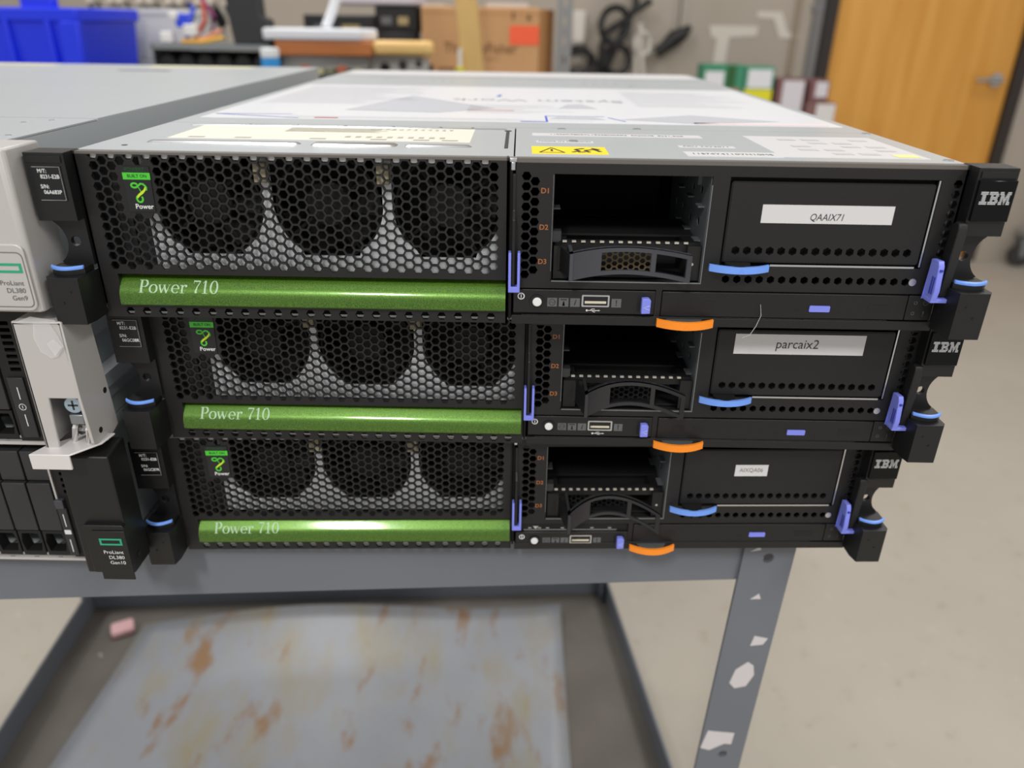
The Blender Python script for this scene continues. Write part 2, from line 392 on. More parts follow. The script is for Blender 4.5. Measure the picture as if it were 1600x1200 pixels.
        b.plate([(105.5, 20.6), (211, 20.6), (211, 34.5), (105.5, 34.5)], [hexa(109.9 + 5.94 * k, 27.2, 2.2, pi / 6) for k in range(17)], 0, t)
        b.box(73.8, 77, 0, t, .3, 20.6)
        b.box(-2, 223, 1.8, 3, .3, 20.6).box(222, 223, 0, 6, .3, T)
        return b
    P('face', 'front_panel', M_BLACK, face)
    P('base', 'bottom_rail', M_BLACK, lambda: B().box(-3.3, 224, -1.0, 1.2, .3, 5.3).box(2, 200, -.4, 0, 5.3, 5.7), bev=.3)
    P('screw', 'panel_screw', M_STEEL, lambda: B().cyl((208.6, 27.2), 2.0, 'y', -.4, .4, 14))
    tx = P('bayno', 'bay_numbers', M_ORTXT, lambda: put_text(put_text(put_text(B(), 'D1', 3.8, 13, 71.8, -.1, bold=.015), 'D2', 3.8, 12.7, 53.2, -.1, bold=.015), 'D3', 3.8, 12.5, 35, -.1, bold=.015))
    # ---- open drive bay
    def bay():
        b = B(); d = 150
        b.box(16, 17, 1.7, d, 23.5, 81).box(16, 98, 1.7, d, 80.3, 81.2).box(16, 98, 1.7, d, 23.4, 24.3).box(16, 98, d, d + 1, 23.4, 81)
        for k in range(3):
            b.box(23 + 22 * k, 28 + 22 * k, d - 3, d, 62, 66)
        return b
    P('bay', 'drive_bay', M_VOID, bay)
    def bayw():
        b = B()
        holes = [hexa(20 + 20 * j, 70 - 17 * k - 2 * (j % 2), 2.6, .3) for j in range(4) for k in range(2)]
        b.plate([(1.7, 24.4), (100, 24.4), (100, 80.2), (1.7, 80.2)], holes, 96.4, .5, 'x')
        for j in range(3):
            for k in range(2): b.box(93.2, 96.4, 10 + 26 * j, 18 + 26 * j, 62.5 - 18 * k, 63.3 - 18 * k)
        b.box(94.5, 96.4, 22, 27, 72, 79)
        return b
    P('bayw', 'bay_side_guide', mat('guide_grey', (104, 108, 112), .45, metal=.2), bayw)
    P('bayl', 'bay_left_guide', M_DKGREY, lambda: B().box(17, 17.6, 1.7, 60, 24.4, 80).box(17, 21, 2, 10, 62.2, 62.9).box(17, 22, 1.6, 7, 46, 51).box(17, 21, 2, 9, 45.2, 46))
    P('bayedge', 'bay_edge_trim', M_GALVD, lambda: B().box(96.6, 97.0, -.2, 1.2, 24.6, 76).box(17.5, 97, -.2, 1.0, 24.3, 24.8).box(16.9, 17.1, -.2, 1, 30, 80))
    # drive carrier in the lowest slot
    cr = P('carrier', 'drive_carrier', M_MATTE, lambda: B().box(19, 95.5, 6, 120, 25.4, 26.6).box(88.5, 95.5, 2, 60, 25.4, 44).box(18.5, 26, 2, 60, 25.4, 43).box(19, 95, 30, 32, 25.4, 43.4).box(19, 95.5, 24, 60, 43.3, 44.4).box(19, 95.5, 5, 12, 40.2, 44.2))
    P('mesh' if s['i'] == 0 else 'mesh2', 'carrier_mesh', mat('brass_mesh', (112, 96, 74), .5, metal=.5) if s['i'] == 0 else M_MATTE, lambda: B().honey((27, 74, 27, 41), 28, 28, 2.0, 1.45, 11, .6, lambda c, k, x, z: True), parent=cr)
    P('cscrew', 'carrier_screw', M_STEEL, lambda: B().cyl((91.5, 34.5), .8, 'y', 1.3, 2.2, 10), parent=cr)
    def comb():
        b = B()
        b.box(19, 95, 5.2, 9, 44.2, 45)
        return b
    P('combbar', 'comb_bar', M_MATTE, comb, parent=cr)
    def teeth():
        b = B()
        for k in range(14): b.box(23 + 4.9 * k, 25.2 + 4.9 * k, 3.9, 5.2, 44.6, 45.5)
        return b
    P('teeth', 'comb_teeth', mat('pale_metal', (205, 200, 188), .4, metal=.3), teeth, parent=cr)
    hd = s['hd']; x0, x1 = s['hx']; zb, zt = s['hz']
    def handle():
        b = B(); xm = (x0 + x1) / 2; hw = (x1 - x0) / 2
        Y = lambda x: 1.0 - hd * ((x - xm) / hw) ** 2
        th = 1.6; zp = 2.2
        def strip(xa, xb, za, zc, n=10):
            R_ = [[(x, Y(x), za), (x, Y(x), zc), (x, Y(x) + th, zc), (x, Y(x) + th, za)] for x in [xa + (xb - xa) * k / n for k in range(n + 1)]]
            b.loft(R_)
        strip(x0, x1, zt - zp, zt, 16); strip(x0, x1, zb, zb + zp, 16)
        w1, w2, w3 = x0 + .28 * (x1 - x0), x0 + .70 * (x1 - x0), x0 + .74 * (x1 - x0)
        strip(x0, w1, zb, zt, 6); strip(w2, w3, zb, zt, 2); strip(x1 - 2, x1, zb, zt, 2)
        b.box(x0, x0 + 1.8, Y(x0), 6, zb + .5, zt)          # left return to the hinge
        b.prism([(x0, Y(x0))] + [(x0 + (x1 - x0) * k / 12, Y(x0 + (x1 - x0) * k / 12)) for k in range(13)] + [(x1, Y(x1) + 2.5)] + [(x1 - (x1 - x0) * k / 12, Y(x1 - (x1 - x0) * k / 12) + 4.4) for k in range(13)], 'z', zt - .6, zt)
        return b
    hm = M_CHARC if s['i'] == 0 else mat('dark_charcoal', (44, 45, 48), .4)
    handle().obj('pull_handle', hm, cr)
    B().prism([(x0 - 6.5, 6), (x0 - 6.5, 2.5), (x0 - 4, 1), (x0 + .6, 1.0 - hd), (x0 + .6, 6)], 'z', zb + 1, zt - .2).obj('handle_hinge', M_BLACK2, cr, bev=.5)
    # ---- wide drive module on the right
    P('mrec', 'module_recess', M_VOID, lambda: B().box(104.5, 212, 6, 7, 33.5, 81).box(104.5, 105.5, 1.7, 7, 33.5, 81).box(211, 212, 1.7, 7, 33.5, 81).box(104.5, 212, 1.7, 7, 80, 81).box(104.5, 212, 1.7, 7, 33.5, 34.4))
    md = P('module', 'drive_module', M_BLACK, lambda: B().plate(rrect(107, 208, 37.2, 77.6, 1.0), [hexa(112.7 + 5.94 * k, 43, 2.3, pi / 6) for k in range(16)], -.6, 2).box(107.6, 207.4, 4, 6, 37.8, 77), bev=0)
    P('modrim', 'module_rim', M_BLACK2, lambda: B().plate(rrect(106.4, 208.6, 36.6, 78.2, 1.4), [rrect(107.2, 207.8, 37.4, 77.4, 1.0)], -.2, 1.5), parent=md)
    P('trim', 'silver_trim', M_STEEL, lambda: B().box(209.6, 210.4, -.2, 1.6, 35.4, 80).box(132, 207.5, -.2, 1.6, 34.6, 35.6))
    sx0, sx1, sz0, sz1 = s['srect']
    st = B().prism([(sx0, sz0), (sx1, sz0), (sx1, sz1), (sx0, sz1)], 'y', -.75, -.6).obj('name_sticker', M_PAPER, md)
    put_text(B(), s['name'], s['nsize'], s['nx'], s['nz'], -.85, shear=s['shear'], sx=s.get('nsx', 1)).obj('sticker_lettering', s['nmat'], md)
    def tabgeo(xa, xb, zc, dz, yb, h, n=12):
        b = B(); xm = (xa + xb) / 2; hw = (xb - xa) / 2
        R_ = []
        for k in range(n + 1):
            x = xa + (xb - xa) * k / n; t = (x - xm) / hw; y = yb + 5.2 * t * t; z = zc + dz * t * t * .3
            R_.append([(x, y, z - h / 2), (x, y, z + h / 2), (x, y + 1.8, z + h / 2), (x, y + 1.8, z - h / 2)])
        b.loft(R_)
        b.ribbon([(xm - 1.2, zc - h * .35), (xm, zc + h * .3), (xm + 1.2, zc - h * .35)], .22, yb - .08)
        return b
    P('btab', 'latch_tab', M_SKY, lambda: tabgeo(99.6, 130.6, 34.4, 0, -9, 3.6))
    P('otabk', 'latch_plate', M_GALVD, lambda: B().prism([(80, 0), (83, -6), (90, -8.4), (97, -6), (100.4, 0)], 'z', 3.8, 4.6))
    P('btabk', 'latch_pivot', M_MATTE, lambda: B().cyl((114.5, -1.6), 6.5, 'z', 34.8, 36.6, 22))
    # ---- operator panel
    dz = s['drop']
    op = B().box(-2.4, 73.6, -.6, 6, 6.7 - dz, 19.9 - dz).obj('operator_panel', M_BLACK2, E_, bev=.35)
    op.location = (0, 0, 0)
    opm = B().plate(disc(10.4, 13 - dz, 4.0), [disc(10.4, 13 - dz, 3.1)], -1.2, 1).obj('button_ring', M_MATTE, op)
    B().cyl((10.4, 13 - dz), 2.5, 'y', -1.8, 0, 18).obj('power_button', M_WHITE, op, bev=.6)
    B().plate(disc(1.8, 16.1 - dz, 1.9), [disc(1.8, 16.1 - dz, 1.4)], -.75, .12).box(1.55, 2.05, -.75, -.63, 15.1 - dz, 17.1 - dz).obj('power_symbol', M_WHITE, op)
    sq = mat('symbol_grey', (92, 94, 97), .5)
    b = B()
    for x in (18.5, 24.7, 30.8, 53): b.flat([(x - 2.6, 10.5 - dz), (x + 2.6, 10.5 - dz), (x + 2.6, 15.4 - dz), (x - 2.6, 15.4 - dz)], -.68)
    b.obj('indicator_tiles', sq, op)
    b = B(); put_text(b, 'i', 4.6, 30.9, 12.9 - dz, -.74, shear=.25, bold=.02); put_text(b, '!', 4.6, 53, 12.9 - dz, -.74, bold=.02)
    b.ribbon(arc(18.5, 12.9 - dz, 1.7, 1.7, 0, 360, 18), .3, -.74).ribbon([(17.2, 12.4 - dz), (18.2, 13.5 - dz), (18.8, 12.3 - dz), (19.9, 13.4 - dz)], .3, -.74)
    b.box(24.3, 25.1, -.74, -.7, 11 - dz, 13.6 - dz).box(23, 26.4, -.74, -.7, 14.2 - dz, 14.8 - dz); b.face([(23.9, -.74, 11 - dz), (25.5, -.74, 11 - dz), (24.9, -.74, 13 - dz), (24.5, -.74, 13 - dz)])
    b.obj('indicator_symbols', M_DARKINK, op)
    uz = 14.1 - dz
    us = B().plate(rrect(34.3, 49.2, uz - 3.4, uz + 3.3, .6), [rrect(35.2, 48.3, uz - 2.6, uz + 2.5, .4)], -1.0, 1.4).obj('usb_port', M_STEEL, op)
    B().box(35.2, 48.3, .2, .4, uz - 2.6, uz + 2.5).obj('port_cavity', M_VOID, op)
    B().box(36, 47.5, -.9, .2, uz - 1.5, uz - .2).obj('port_tongue', mat('port_tongue', (206, 200, 180), .5), op)
    b = B(); b.ribbon([(37.6, 8.6 - dz), (44, 8.6 - dz)], .35, -.72); b.ribbon([(39, 8.6 - dz), (40.2, 9.5 - dz), (41.6, 9.5 - dz)], .28, -.72); b.ribbon([(40, 8.6 - dz), (41, 7.8 - dz), (42, 7.8 - dz)], .28, -.72)
    b.flat(disc(37.4, 8.6 - dz, .6, 10), -.72).flat([(43.6, 8.1 - dz), (44.6, 8.6 - dz), (43.6, 9.1 - dz)], -.72); b.obj('usb_symbol', M_WHITE, op)
    B().box(64.3, 71.8, -.7, -.5, 8.2 - dz, 17.4 - dz).obj('slide_recess', M_VOID, op)
    B().prism([(66.2, 16.6 - dz), (69.6, 16.9 - dz), (71, 15.8 - dz), (71, 8.4 - dz), (66.2, 8.2 - dz)], 'y', -4.2, -.6).obj('slide_button', M_BLUE, op, bev=.4)
    B().ribbon([(70.4, 10.6 - dz), (67.2, 11.8 - dz), (70.4, 13 - dz)], .22, -4.28).obj('slide_arrow', M_WHITE, op)
    if dz:
        B().box(-2, 73.6, 1.2, 1.7, 13, 20.4).obj('panel_slot', M_VOID, E_)
        b = B()
        for x in (6, 12.5, 18, 28, 34, 48, 60): b.box(x, x + 2.2, .2, 1.2, 16.6, 17.2)
        b.prism([(9, 18.4), (13, 18.4), (11, 16)], 'y', .2, 1).box(3, 66, 1.0, 1.2, 14.4, 15.2)
        b.obj('slot_contacts', M_STEEL, E_)
    # ---- optical drive
    dv = P('dvd', 'optical_drive', M_BLACK2, lambda: B().box(77.3, 208.4, -.7, 6, 6.1, 19.9), bev=.3)
    P('dvdb', 'eject_button', M_BLUE, lambda: B().prism(rrect(156.6, 167.6, 10.1, 13.5, .5), 'y', -1.4, -.5), parent=dv)
    fm = mat('faint_marking', (14, 14, 15), .55)
    for kk, pl_ in enumerate((disc(173.2, 9.8, .7, 12), rrect(86, 93.5, 10.2, 15.2, .4), rrect(98.5, 106, 10.4, 15, .4), rrect(188, 201, 10, 14.6, .4), rrect(149, 152, 10.1, 11, .3))):
        P('dvdh%d' % kk, 'drive_marking', fm, lambda pl_=pl_: B().flat(pl_, -.78), parent=dv)
    ot = P('otab', 'latch_tab', M_ORANGE, lambda: tabgeo(75, 105.4, 3.4, 0, -9.6, 4.4))
    ip = P('ind', 'indicator_panel', M_BLACK2, lambda: B().box(208.8, 222, -.6, 4, 6.1, 19.9), bev=.3)
    P('indm', 'indicator_marks', M_GREYINK, lambda: B().ribbon(arc(218.4, 16.2, 1.5, 1.5, 0, 360, 16), .22, -.68).ribbon([(217.2, 15.8), (218.2, 16.8), (218.8, 15.7), (219.7, 16.6)], .22, -.68)
      .ribbon(arc(213, 15.9, .8, .8, 0, 360, 12), .25, -.68).ribbon(arc(212.6, 10, .8, .8, 0, 360, 12), .25, -.68).ribbon([(218.2, 11.4), (218.2, 9.6)], .3, -.68).ribbon([(218.2, 8.9), (218.2, 8.5)], .3, -.68), parent=ip)
    # ---- lever at the right end
    rl = P('rlever', 'side_lever', M_BLACK, lambda: B().prism([(-1, 36), (-3, 59), (-6, 61.5), (-9.5, 61), (-10.5, 58), (-8.5, 22), (-1, 22)], 'x', 219.6, 224.4), bev=.7)
    P('rlg', 'blue_grip', M_BLUE, lambda: B().prism([(-2, 41), (-9, 41.5), (-10.5, 39), (-12, 26), (-10.5, 19.4), (-2, 19.4)], 'x', 214.6, 217.6).box(214.6, 224.5, -10.8, -2, 19.4, 21.6)
      , parent=rl, bev=.35)
    P('rlg2', 'grip_slots', mat('deep_blue', (52, 60, 160), .5), lambda: B().box(214.3, 214.6, -10, -9.2, 24, 33).box(214.3, 214.6, -8, -7.2, 24, 33).box(215.4, 216.8, -11.62, -10.3, 36.4, 37.4), parent=rl)
    # ---- rack ears
    for sg in (-1, 1):
        e = 'R' if sg > 0 else 'L'
        X = lambda a: sg * a
        def mk(fn, sg=sg):
            b = fn(); b.v = [(sg * x, y, z) for x, y, z in b.v]; return b
        neck = [(223, 30), (236.5, 30)] + [(247.5 + 13.2 * cos(radians(a)), 42.2 + 13.2 * sin(radians(a))) for a in range(234, 125, -9)] + [(240.5, 54.5), (223, 54.5)]
        ear = P('ear' + e, 'rack_ear', M_BLACK2, lambda: mk(lambda: B().plate(neck, [disc(230, 42.6, 2.6, 16)], -2.5, 3)
                .box(223, 242.6, -8.6, 6, 54.5, T + .2).box(224.4, 241.6, -9.2, -8.6, 83.2, T - 1.4).prism([(223, 0), (223, -12), (224.6, -18.6), (240, -18.6), (241.8, -16), (241.8, 0)], 'z', 2.4, 27.5)
                .prism([(224.4, -1), (224.4, -10), (228, -13.5), (233, -14.6), (238, -13.5), (241.2, -10), (241.2, -1)], 'z', 27.5, 30.6)), bev=.45)
        def bl():
            R_ = []
            for k in range(13):
                t = -1 + k / 6; x = 233 + 8.3 * t; y = -15 + 4.0 * t * t
                R_.append([(x, y, 30.2), (x, y, 31.8), (x, y + 1.6, 32.2), (x, y + 1.6, 30.2)])
            return B().loft(R_)
        P('earb' + e, 'blue_strip', M_SKY, lambda: mk(bl), parent=ear, bev=.3)
        P('eard' + e, 'thumb_recess', M_MATTE, lambda: mk(lambda: B().cyl((234.5, 14), .7, 'y', -18.9, -18.5, 12).cyl((229.5, 20), .5, 'y', -18.9, -18.5, 12)), parent=ear)
        if sg > 0:
            P('iplate', 'logo_plate', M_GLOSS, lambda: B().box(224, 242.4, -10.4, -8.6, 62.2, 82.4), parent=ear, bev=.4)
            P('ilogo', 'logo_lettering', mat('silver_print', (205, 207, 210), .35, metal=.4), lambda: ibm_logo(225.6, 240.4, 70.6, 77, -10.7), parent=ear)
        else:
            P('lplate', 'serial_label', mat('label_black', (18, 18, 20), .3), lambda: B().box(-241, -225.4, -9.0, -8.6, 64.6, 81.6), parent=ear)
            P('lframe', 'label_border', mat('label_line', (150, 150, 152), .5), lambda: B().ribbon([(-239.5, 81.2), (-226, 81.2), (-226, 65), (-238.5, 65)], .3, -9.06), parent=ear)
            b = B()
            for n, tt in enumerate(('M/T:', '8231-E2B', '', 'S/N:', s['sn'])):
                if tt: put_text(b, tt, 2.7, -237.2 + (1.0 if n in (1, 4) else 0), 79.2 - 2.75 * n + (.7 if n > 2 else 0), -9.08, align='LEFT', sx=.9, bold=.012)
            b.obj('serial_lettering', M_WHITE, ear)
    return E_

SP = {}
s1 = rack_server((0, 0, TOPZ - UH / 1000), 0, 'topmost black rack server with a white name sticker in italic serif type', dict(i=0, hd=14, hx=(26, 88), hz=(28.6, 43), srect=(123.4, 190.3, 57.6, 67), name='QAAIX71', nsize=5.0, nx=157, nz=60.8, shear=.2, nsx=.86, nmat=M_DARKINK, drop=0, sn='06A683P'))
s2 = rack_server((0.0101, 0.022, TOPZ - 2 * UH / 1000), 0.0005, 'middle black rack server with a white sticker in large sans type', dict(i=1, hd=18, hx=(30, 88), hz=(27.5, 43), srect=(116.5, 192, 63.5, 76), name='parcaix2', nsize=8.0, nx=153, nz=69.8, shear=.08, nsx=.92, nmat=mat('ink2', (60, 60, 64), .6), drop=0, sn='06GC08R'))
s3 = rack_server((0.004, 0.0315, TOPZ - 3 * UH / 1000), 0.0344, 'lowest black rack server with a small white sticker resting on the cart', dict(i=2, hd=22, hx=(30, 89), hz=(27, 42), srect=(140, 161.5, 58.5, 67), name='AIXQA06', nsize=4.2, nx=150.6, nz=63, shear=0, nsx=.9, nmat=mat('ink3', (110, 110, 112), .6), drop=5.9, sn='06GC87R'))
s1.rotation_euler = (0, 0, 0)

# stickers and pressings on the lid of the topmost server
def lid_sticker(name, m, poly, label=None):
    o = B().prism(poly, 'z', UH - .3, UH - .15).obj(name, m, s1)
    if label: o['label'] = label
    return o
def rc(x0, x1, y0, y1): return [(x0, y0), (x1, y0), (x1, y1), (x0, y1)]
def top_text(t, size, x, y, sx=1, rot=0, align='CENTER'):
    b = B(); vs, fs = text_geo(t, size, align)
    return b.add([(x + (v[0] * sx) * cos(rot) - v[1] * sin(rot), y + v[0] * sx * sin(rot) + v[1] * cos(rot), UH - .05) for v in vs], fs)
def zr(x0, x1, y0, y1, z=UH - .06): return [(x0, y0, z), (x1, y0, z), (x1, y1, z), (x0, y1, z)]
big = lid_sticker('service_sticker', mat('glossy_white_sticker', (236, 238, 244), .3), rc(-215, 216, 147, 440), 'large white service diagram sticker')
random.seed(4)
b = B()
for k in range(26):
    y = 250 + 6.5 * k
    b.face(zr(-205, -205 + random.uniform(70, 125), y, y + 1.1))
for k in range(18):
    y = 262 + 8 * k
    b.face(zr(95, 95 + random.uniform(50, 105), y, y + 1.2))
for k in range(9): b.face(zr(-40, -40 + random.uniform(40, 90), 200 + 7 * k, 201 + 7 * k))
for k in range(3): b.face(zr(-160, -160 + random.uniform(150, 210), 152 + 5 * k, 152.8 + 5 * k))
b.obj('sticker_print', mat('pale_grey_ink', (214, 216, 224), .5), big)
b = B(); b.face([(-130, 205, UH - .06), (-60, 196, UH - .06), (-20, 232, UH - .06), (-95, 330, UH - .06)])
b.face([(70, 170, UH - .06), (118, 152, UH - .06), (182, 172, UH - .06), (125, 205, UH - .06)]).face([(30, 240, UH - .06), (60, 240, UH - .06), (50, 275, UH - .06), (38, 270, UH - .06)]).face([(20, 168, UH - .06), (60, 166, UH - .06), (52, 180, UH - .06), (26, 180, UH - .06)])
b.obj('sticker_drawings', mat('drawing_grey', (190, 192, 200), .5), big)
b = top_text('System Work', 26, 15, 300, rot=pi); b.obj('sticker_heading', mat('heading_ink', (150, 152, 162), .5), big)
b = B()
for (x0, y0, x1, y1, w) in ((-212, 168, -150, 150, 2), (-212, 168, -160, 172, 1.5), (0, 150, 18, 150, 3), (18, 150, 18, 185, 1.5), (18, 185, 60, 185, 1.5), (62, 180, 72, 158, 1.5), (-20, 330, -18, 350, 3)):
    d = Vector((x1 - x0, y1 - y0)).normalized(); n = Vector((-d.y, d.x)) * w / 2
    b.face([(x0 + n.x, y0 + n.y, UH - .05), (x1 + n.x, y1 + n.y, UH - .05), (x1 - n.x, y1 - n.y, UH - .05), (x0 - n.x, y0 - n.y, UH - .05)])
b.obj('sticker_blue_lines', mat('blue_ink', (60, 92, 200), .5), big)
B().face(zr(-140, -124, 151, 156)).face(zr(-40, -5, 215, 218)).obj('sticker_red_mark', mat('red_ink', (206, 92, 66), .5), big)
B().face(zr(118, 208, 150, 158)).obj('sticker_pink_band', mat('pink_ink', (240, 214, 218), .5), big)
rear = lid_sticker('rear_sticker', M_PAPER, rc(-212, 214, 592, 690), 'white sticker at the rear edge')
cs = lid_sticker('regulatory_sticker', M_CREAM, rc(-196, -28, 49, 104), 'cream regulatory sticker')
b = B()
for k in range(7): b.face(zr(-140, -140 + random.uniform(50, 66), 82 + 2.6 * k, 83 + 2.6 * k))
for k in range(10): b.face(zr(-100 + 6 * k, -97 + 6 * k, 60, 66))
for x in (-186, -160, -118, -84, -60, -44): b.ribbon([], 1, 0); b.face(zr(x, x + 9, 52, 56))
b.obj('sticker_print', mat('tan_ink', (182, 176, 160), .5), cs)
top_text('0 0 7 8 0 7 3 4 4 2 6 9', 9, -66, 96, sx=.62).obj('sticker_print', mat('tan_ink', (150, 142, 122), .5), cs)
yl = lid_sticker('warning_sticker', M_YELLOW, rc(6, 45.5, 14, 39), 'yellow electrostatic warning sticker')
b = B()
def tline(p, q, w):
    d = Vector((q[0] - p[0], q[1] - p[1])).normalized(); n = Vector((-d.y, d.x)) * w / 2
    b.face([(p[0] + n.x, p[1] + n.y, UH - .05), (q[0] + n.x, q[1] + n.y, UH - .05), (q[0] - n.x, q[1] - n.y, UH - .05), (p[0] - n.x, p[1] - n.y, UH - .05)])
for p, q in (((10, 18), (23, 18)), ((23, 18), (16.5, 34)), ((16.5, 34), (10, 18))): tline(p, q, 1.0)
tline((16.5, 22), (16.5, 29), 1.2)
for p, q in (((27, 20), (31, 24)), ((31, 24), (29, 29)), ((29, 29), (34, 33)), ((36, 20), (34, 26)), ((34, 26), (39, 30)), ((39, 30), (42, 22)), ((30, 20), (34, 21)), ((38, 34), (42, 29))): tline(p, q, 2.0)
b.obj('warning_symbols', M_DARKINK, yl)
for (x0, x1, y0, y1, t, sz) in ((7, 108, 82, 93, '11S46K7803YL1922BG02X3  ECJ2048  8231-E2B', 5), (9, 41, 55, 61, 'MADE IN MEXICO', 4), (87, 118, 44, 50, 'FRU 74Y2011', 4), (86, 135, 14, 29, '11S74Y4110YH10MS', 6)):
    st = lid_sticker('part_sticker', M_PAPER, rc(x0, x1, y0, y1)); top_text(t, sz, (x0 + x1) / 2, (y0 + y1) / 2, sx=(x1 - x0) / (len(t) * sz * .62)).obj('sticker_print', M_GREYINK, st)
fr = lid_sticker('info_sticker', M_PAPER, rc(135, 211, 16, 95), 'white information sticker with grey tables')
b = B()
for k in range(5):
    for j in range(4):
        x = 152 + 14 * j; b.face(zr(x, x + 10, 26 + 13 * k, 32 + 13 * k)) if (k + j) % 3 else None
b.obj('sticker_print', mat('pale_ink', (196, 194, 196), .5), fr)
B().face(zr(196, 208, 19, 29)).obj('sticker_yellow_mark', mat('pale_yellow', (240, 236, 150), .5), fr)
b = B()
for (x0, x1, y0, y1) in ((-200, -118, 30, 38), (-112, -66, 28, 40), (-62, -26, 30, 37)): b.prism(rrect(x0, x1, y0, y1, 3), 'z', UH - .3, UH + .5, rrect(x0 + 1.5, x1 - 1.5, y0 + 1.5, y1 - 1.5, 2))
b.prism(rrect(-205, -8, 104, 108, 1.5), 'z', UH - .3, UH + .3, rrect(-204, -9, 105, 107, 1)); b.obj('lid_pressing', M_STEEL, s1)
b = B()
for x in (-170, -140, -110, -80, -50, -30): b.flat([], 0) if 0 else b.cyl((x, 112), 1.0, 'z', UH - .3, UH - .1, 8)
b.cyl((-7.5, 100), 2.2, 'z', UH - .3, UH - .05, 12); b.box(-8.6, -6.6, 30, 98, UH - .3, UH - .1); b.cyl((-206, 20), 1.6, 'z', UH - .3, UH - .1, 10); b.obj('lid_slots', M_DKGREY, s1)
b = B()
for (x, y) in ((-150, 520), (-96, 515), (-86, 515), (-76, 515), (70, 505), (80, 505), (92, 505), (104, 505), (118, 480), (26, 113), (74, 118), (218, 114), (218, 12), (30, 60)): b.cyl((x, y), 2.6, 'z', UH - .4, UH + .3, 10)
b.obj('lid_rivets', M_STEEL, s1)
# a stray hair caught under the topmost server
tag(B().tube([(130, -1.6, 14), (131, -2.4, 8), (129, -3, 2), (126.5, -3, -3), (123, -1.4, -5.6)], .18, 5).obj('hair', mat('pale_hair', (190, 190, 185), .4), None, loc=(0, 0, TOPZ - UH / 1000)), 'thin pale hair hanging from the edge of the topmost black server', 'hair')
# ------------------------------------------------------------------ left-hand stack of servers
# geometry below is given in mm relative to the point (0, 0, TOPZ)
def rel(b, E_):
    l = E_.location; b.v = [(x - l.x * 1000, y - l.y * 1000, z - (l.z - TOPZ) * 1000) for x, y, z in b.v]; return b
LX0, LX1, LY = -698.0, -264.0, 12.0
LZ = (-264.3, -176.3, -88.3, 2.4)
def left_server(lo, hi, label):
    E_ = empty('rack_server', (-0.481, LY / 1000, TOPZ + lo / 1000)); tag(E_, label, 'server', 'servers in the left-hand stack')
    b = B().box(LX0, LX1, LY + 40, 680, lo + .4, hi - 1.2).box(LX1 - 1.2, LX1, LY, LY + 40, lo + .4, hi - 1.2).box(LX0, LX0 + 1.2, LY, LY + 40, lo + .4, hi - 1.2)
    b.box(LX0, LX1, LY, LY + 40, lo + .4, lo + 1.6)
    rel(b, E_).obj('chassis', M_SIDE, E_)
    return E_
def part(E_, name, m, b, par=None, **k): return rel(b, E_).obj(name, m, par or E_, **k) if not par else rel(b, E_).obj(name, m, par, **k)

# --- topmost: silver bezel ear
h1 = left_server(LZ[2], LZ[3], 'silver fronted rack server on top of the left-hand stack')
part(h1, 'top_cover', M_GALV, B().box(LX0, LX1, 108, 680, LZ[3] - 1.2, LZ[3]))
part(h1, 'front_cover', M_GALV, B().box(LX0, LX1, LY, 107, LZ[3] - 1.4, LZ[3] - .3))
b = B()
for (x, y) in ((-272, 30), (-300, 60), (-330, 66), (-310, 78), (-345, 92), (-296, 84), (-360, 70), (-322, 46), (-286, 96)): b.cyl((x, y), 1.6, 'z', LZ[3] - .6, LZ[3] + .1, 10)
part(h1, 'lid_rivets', M_STEEL, b)
b = B()
for (y, z) in ((26, -8), (38, -9)): b.cyl((y, z), 2.4, 'x', LX1 - .5, LX1 + .8, 12)
part(h1, 'side_screw', M_STEEL, b)
part(h1, 'lid_label', mat('pale_yellow_label', (240, 228, 170), .5), B().box(-470, -340, 640, 660, LZ[3], LZ[3] + .15).box(-690, -590, 640, 660, LZ[3], LZ[3] + .15))
part(h1, 'lid_latch_slot', M_DKGREY, B().box(-470, -410, 560, 572, LZ[3], LZ[3] + .12))
ear = part(h1, 'silver_ear', M_SILVER, B().prism([(-300, 11), (-300, -20), (-247, -20), (-245, -18), (-245, 11)], 'z', -79, LZ[3] + .5), bev=1.2)
part(h1, 'bezel', M_SILVER, B().box(LX0 - 10, -300, -12, 12, -86, LZ[3]), bev=1.5)
part(h1, 'ear_panel', M_SILVER, B().prism(rrect(-300, -246.5, -77.5, -42.5, 4), 'y', -21.6, -19.6), ear, bev=.5)
part(h1, 'panel_groove', mat('groove_grey', (112, 110, 110), .5), B().plate(rrect(-296, -247.4, -75.5, -46.4, 3), [rrect(-295.5, -247.9, -75, -46.9, 2.7)], -21.75, .3), ear)
part(h1, 'emblem', M_HPGREEN, B().plate([(-268, -57.2), (-249.2, -57.2), (-249.2, -52.2), (-268, -52.2)], [[(-266.6, -55.9), (-250.6, -55.9), (-250.6, -53.5), (-266.6, -53.5)]], -21.8, .2), ear)
b = B()
for n, t in enumerate(('ProLiant', 'DL380', 'Gen9')): put_text(b, t, 3.6, -250.2, -62.6 - 4.0 * n, -21.8, align='RIGHT')
part(h1, 'model_lettering', M_GREYINK, b, ear)
part(h1, 'ear_latch', M_DKGREY, B().cyl((-4, -72), 3, 'x', -246, -243.6, 14), ear)

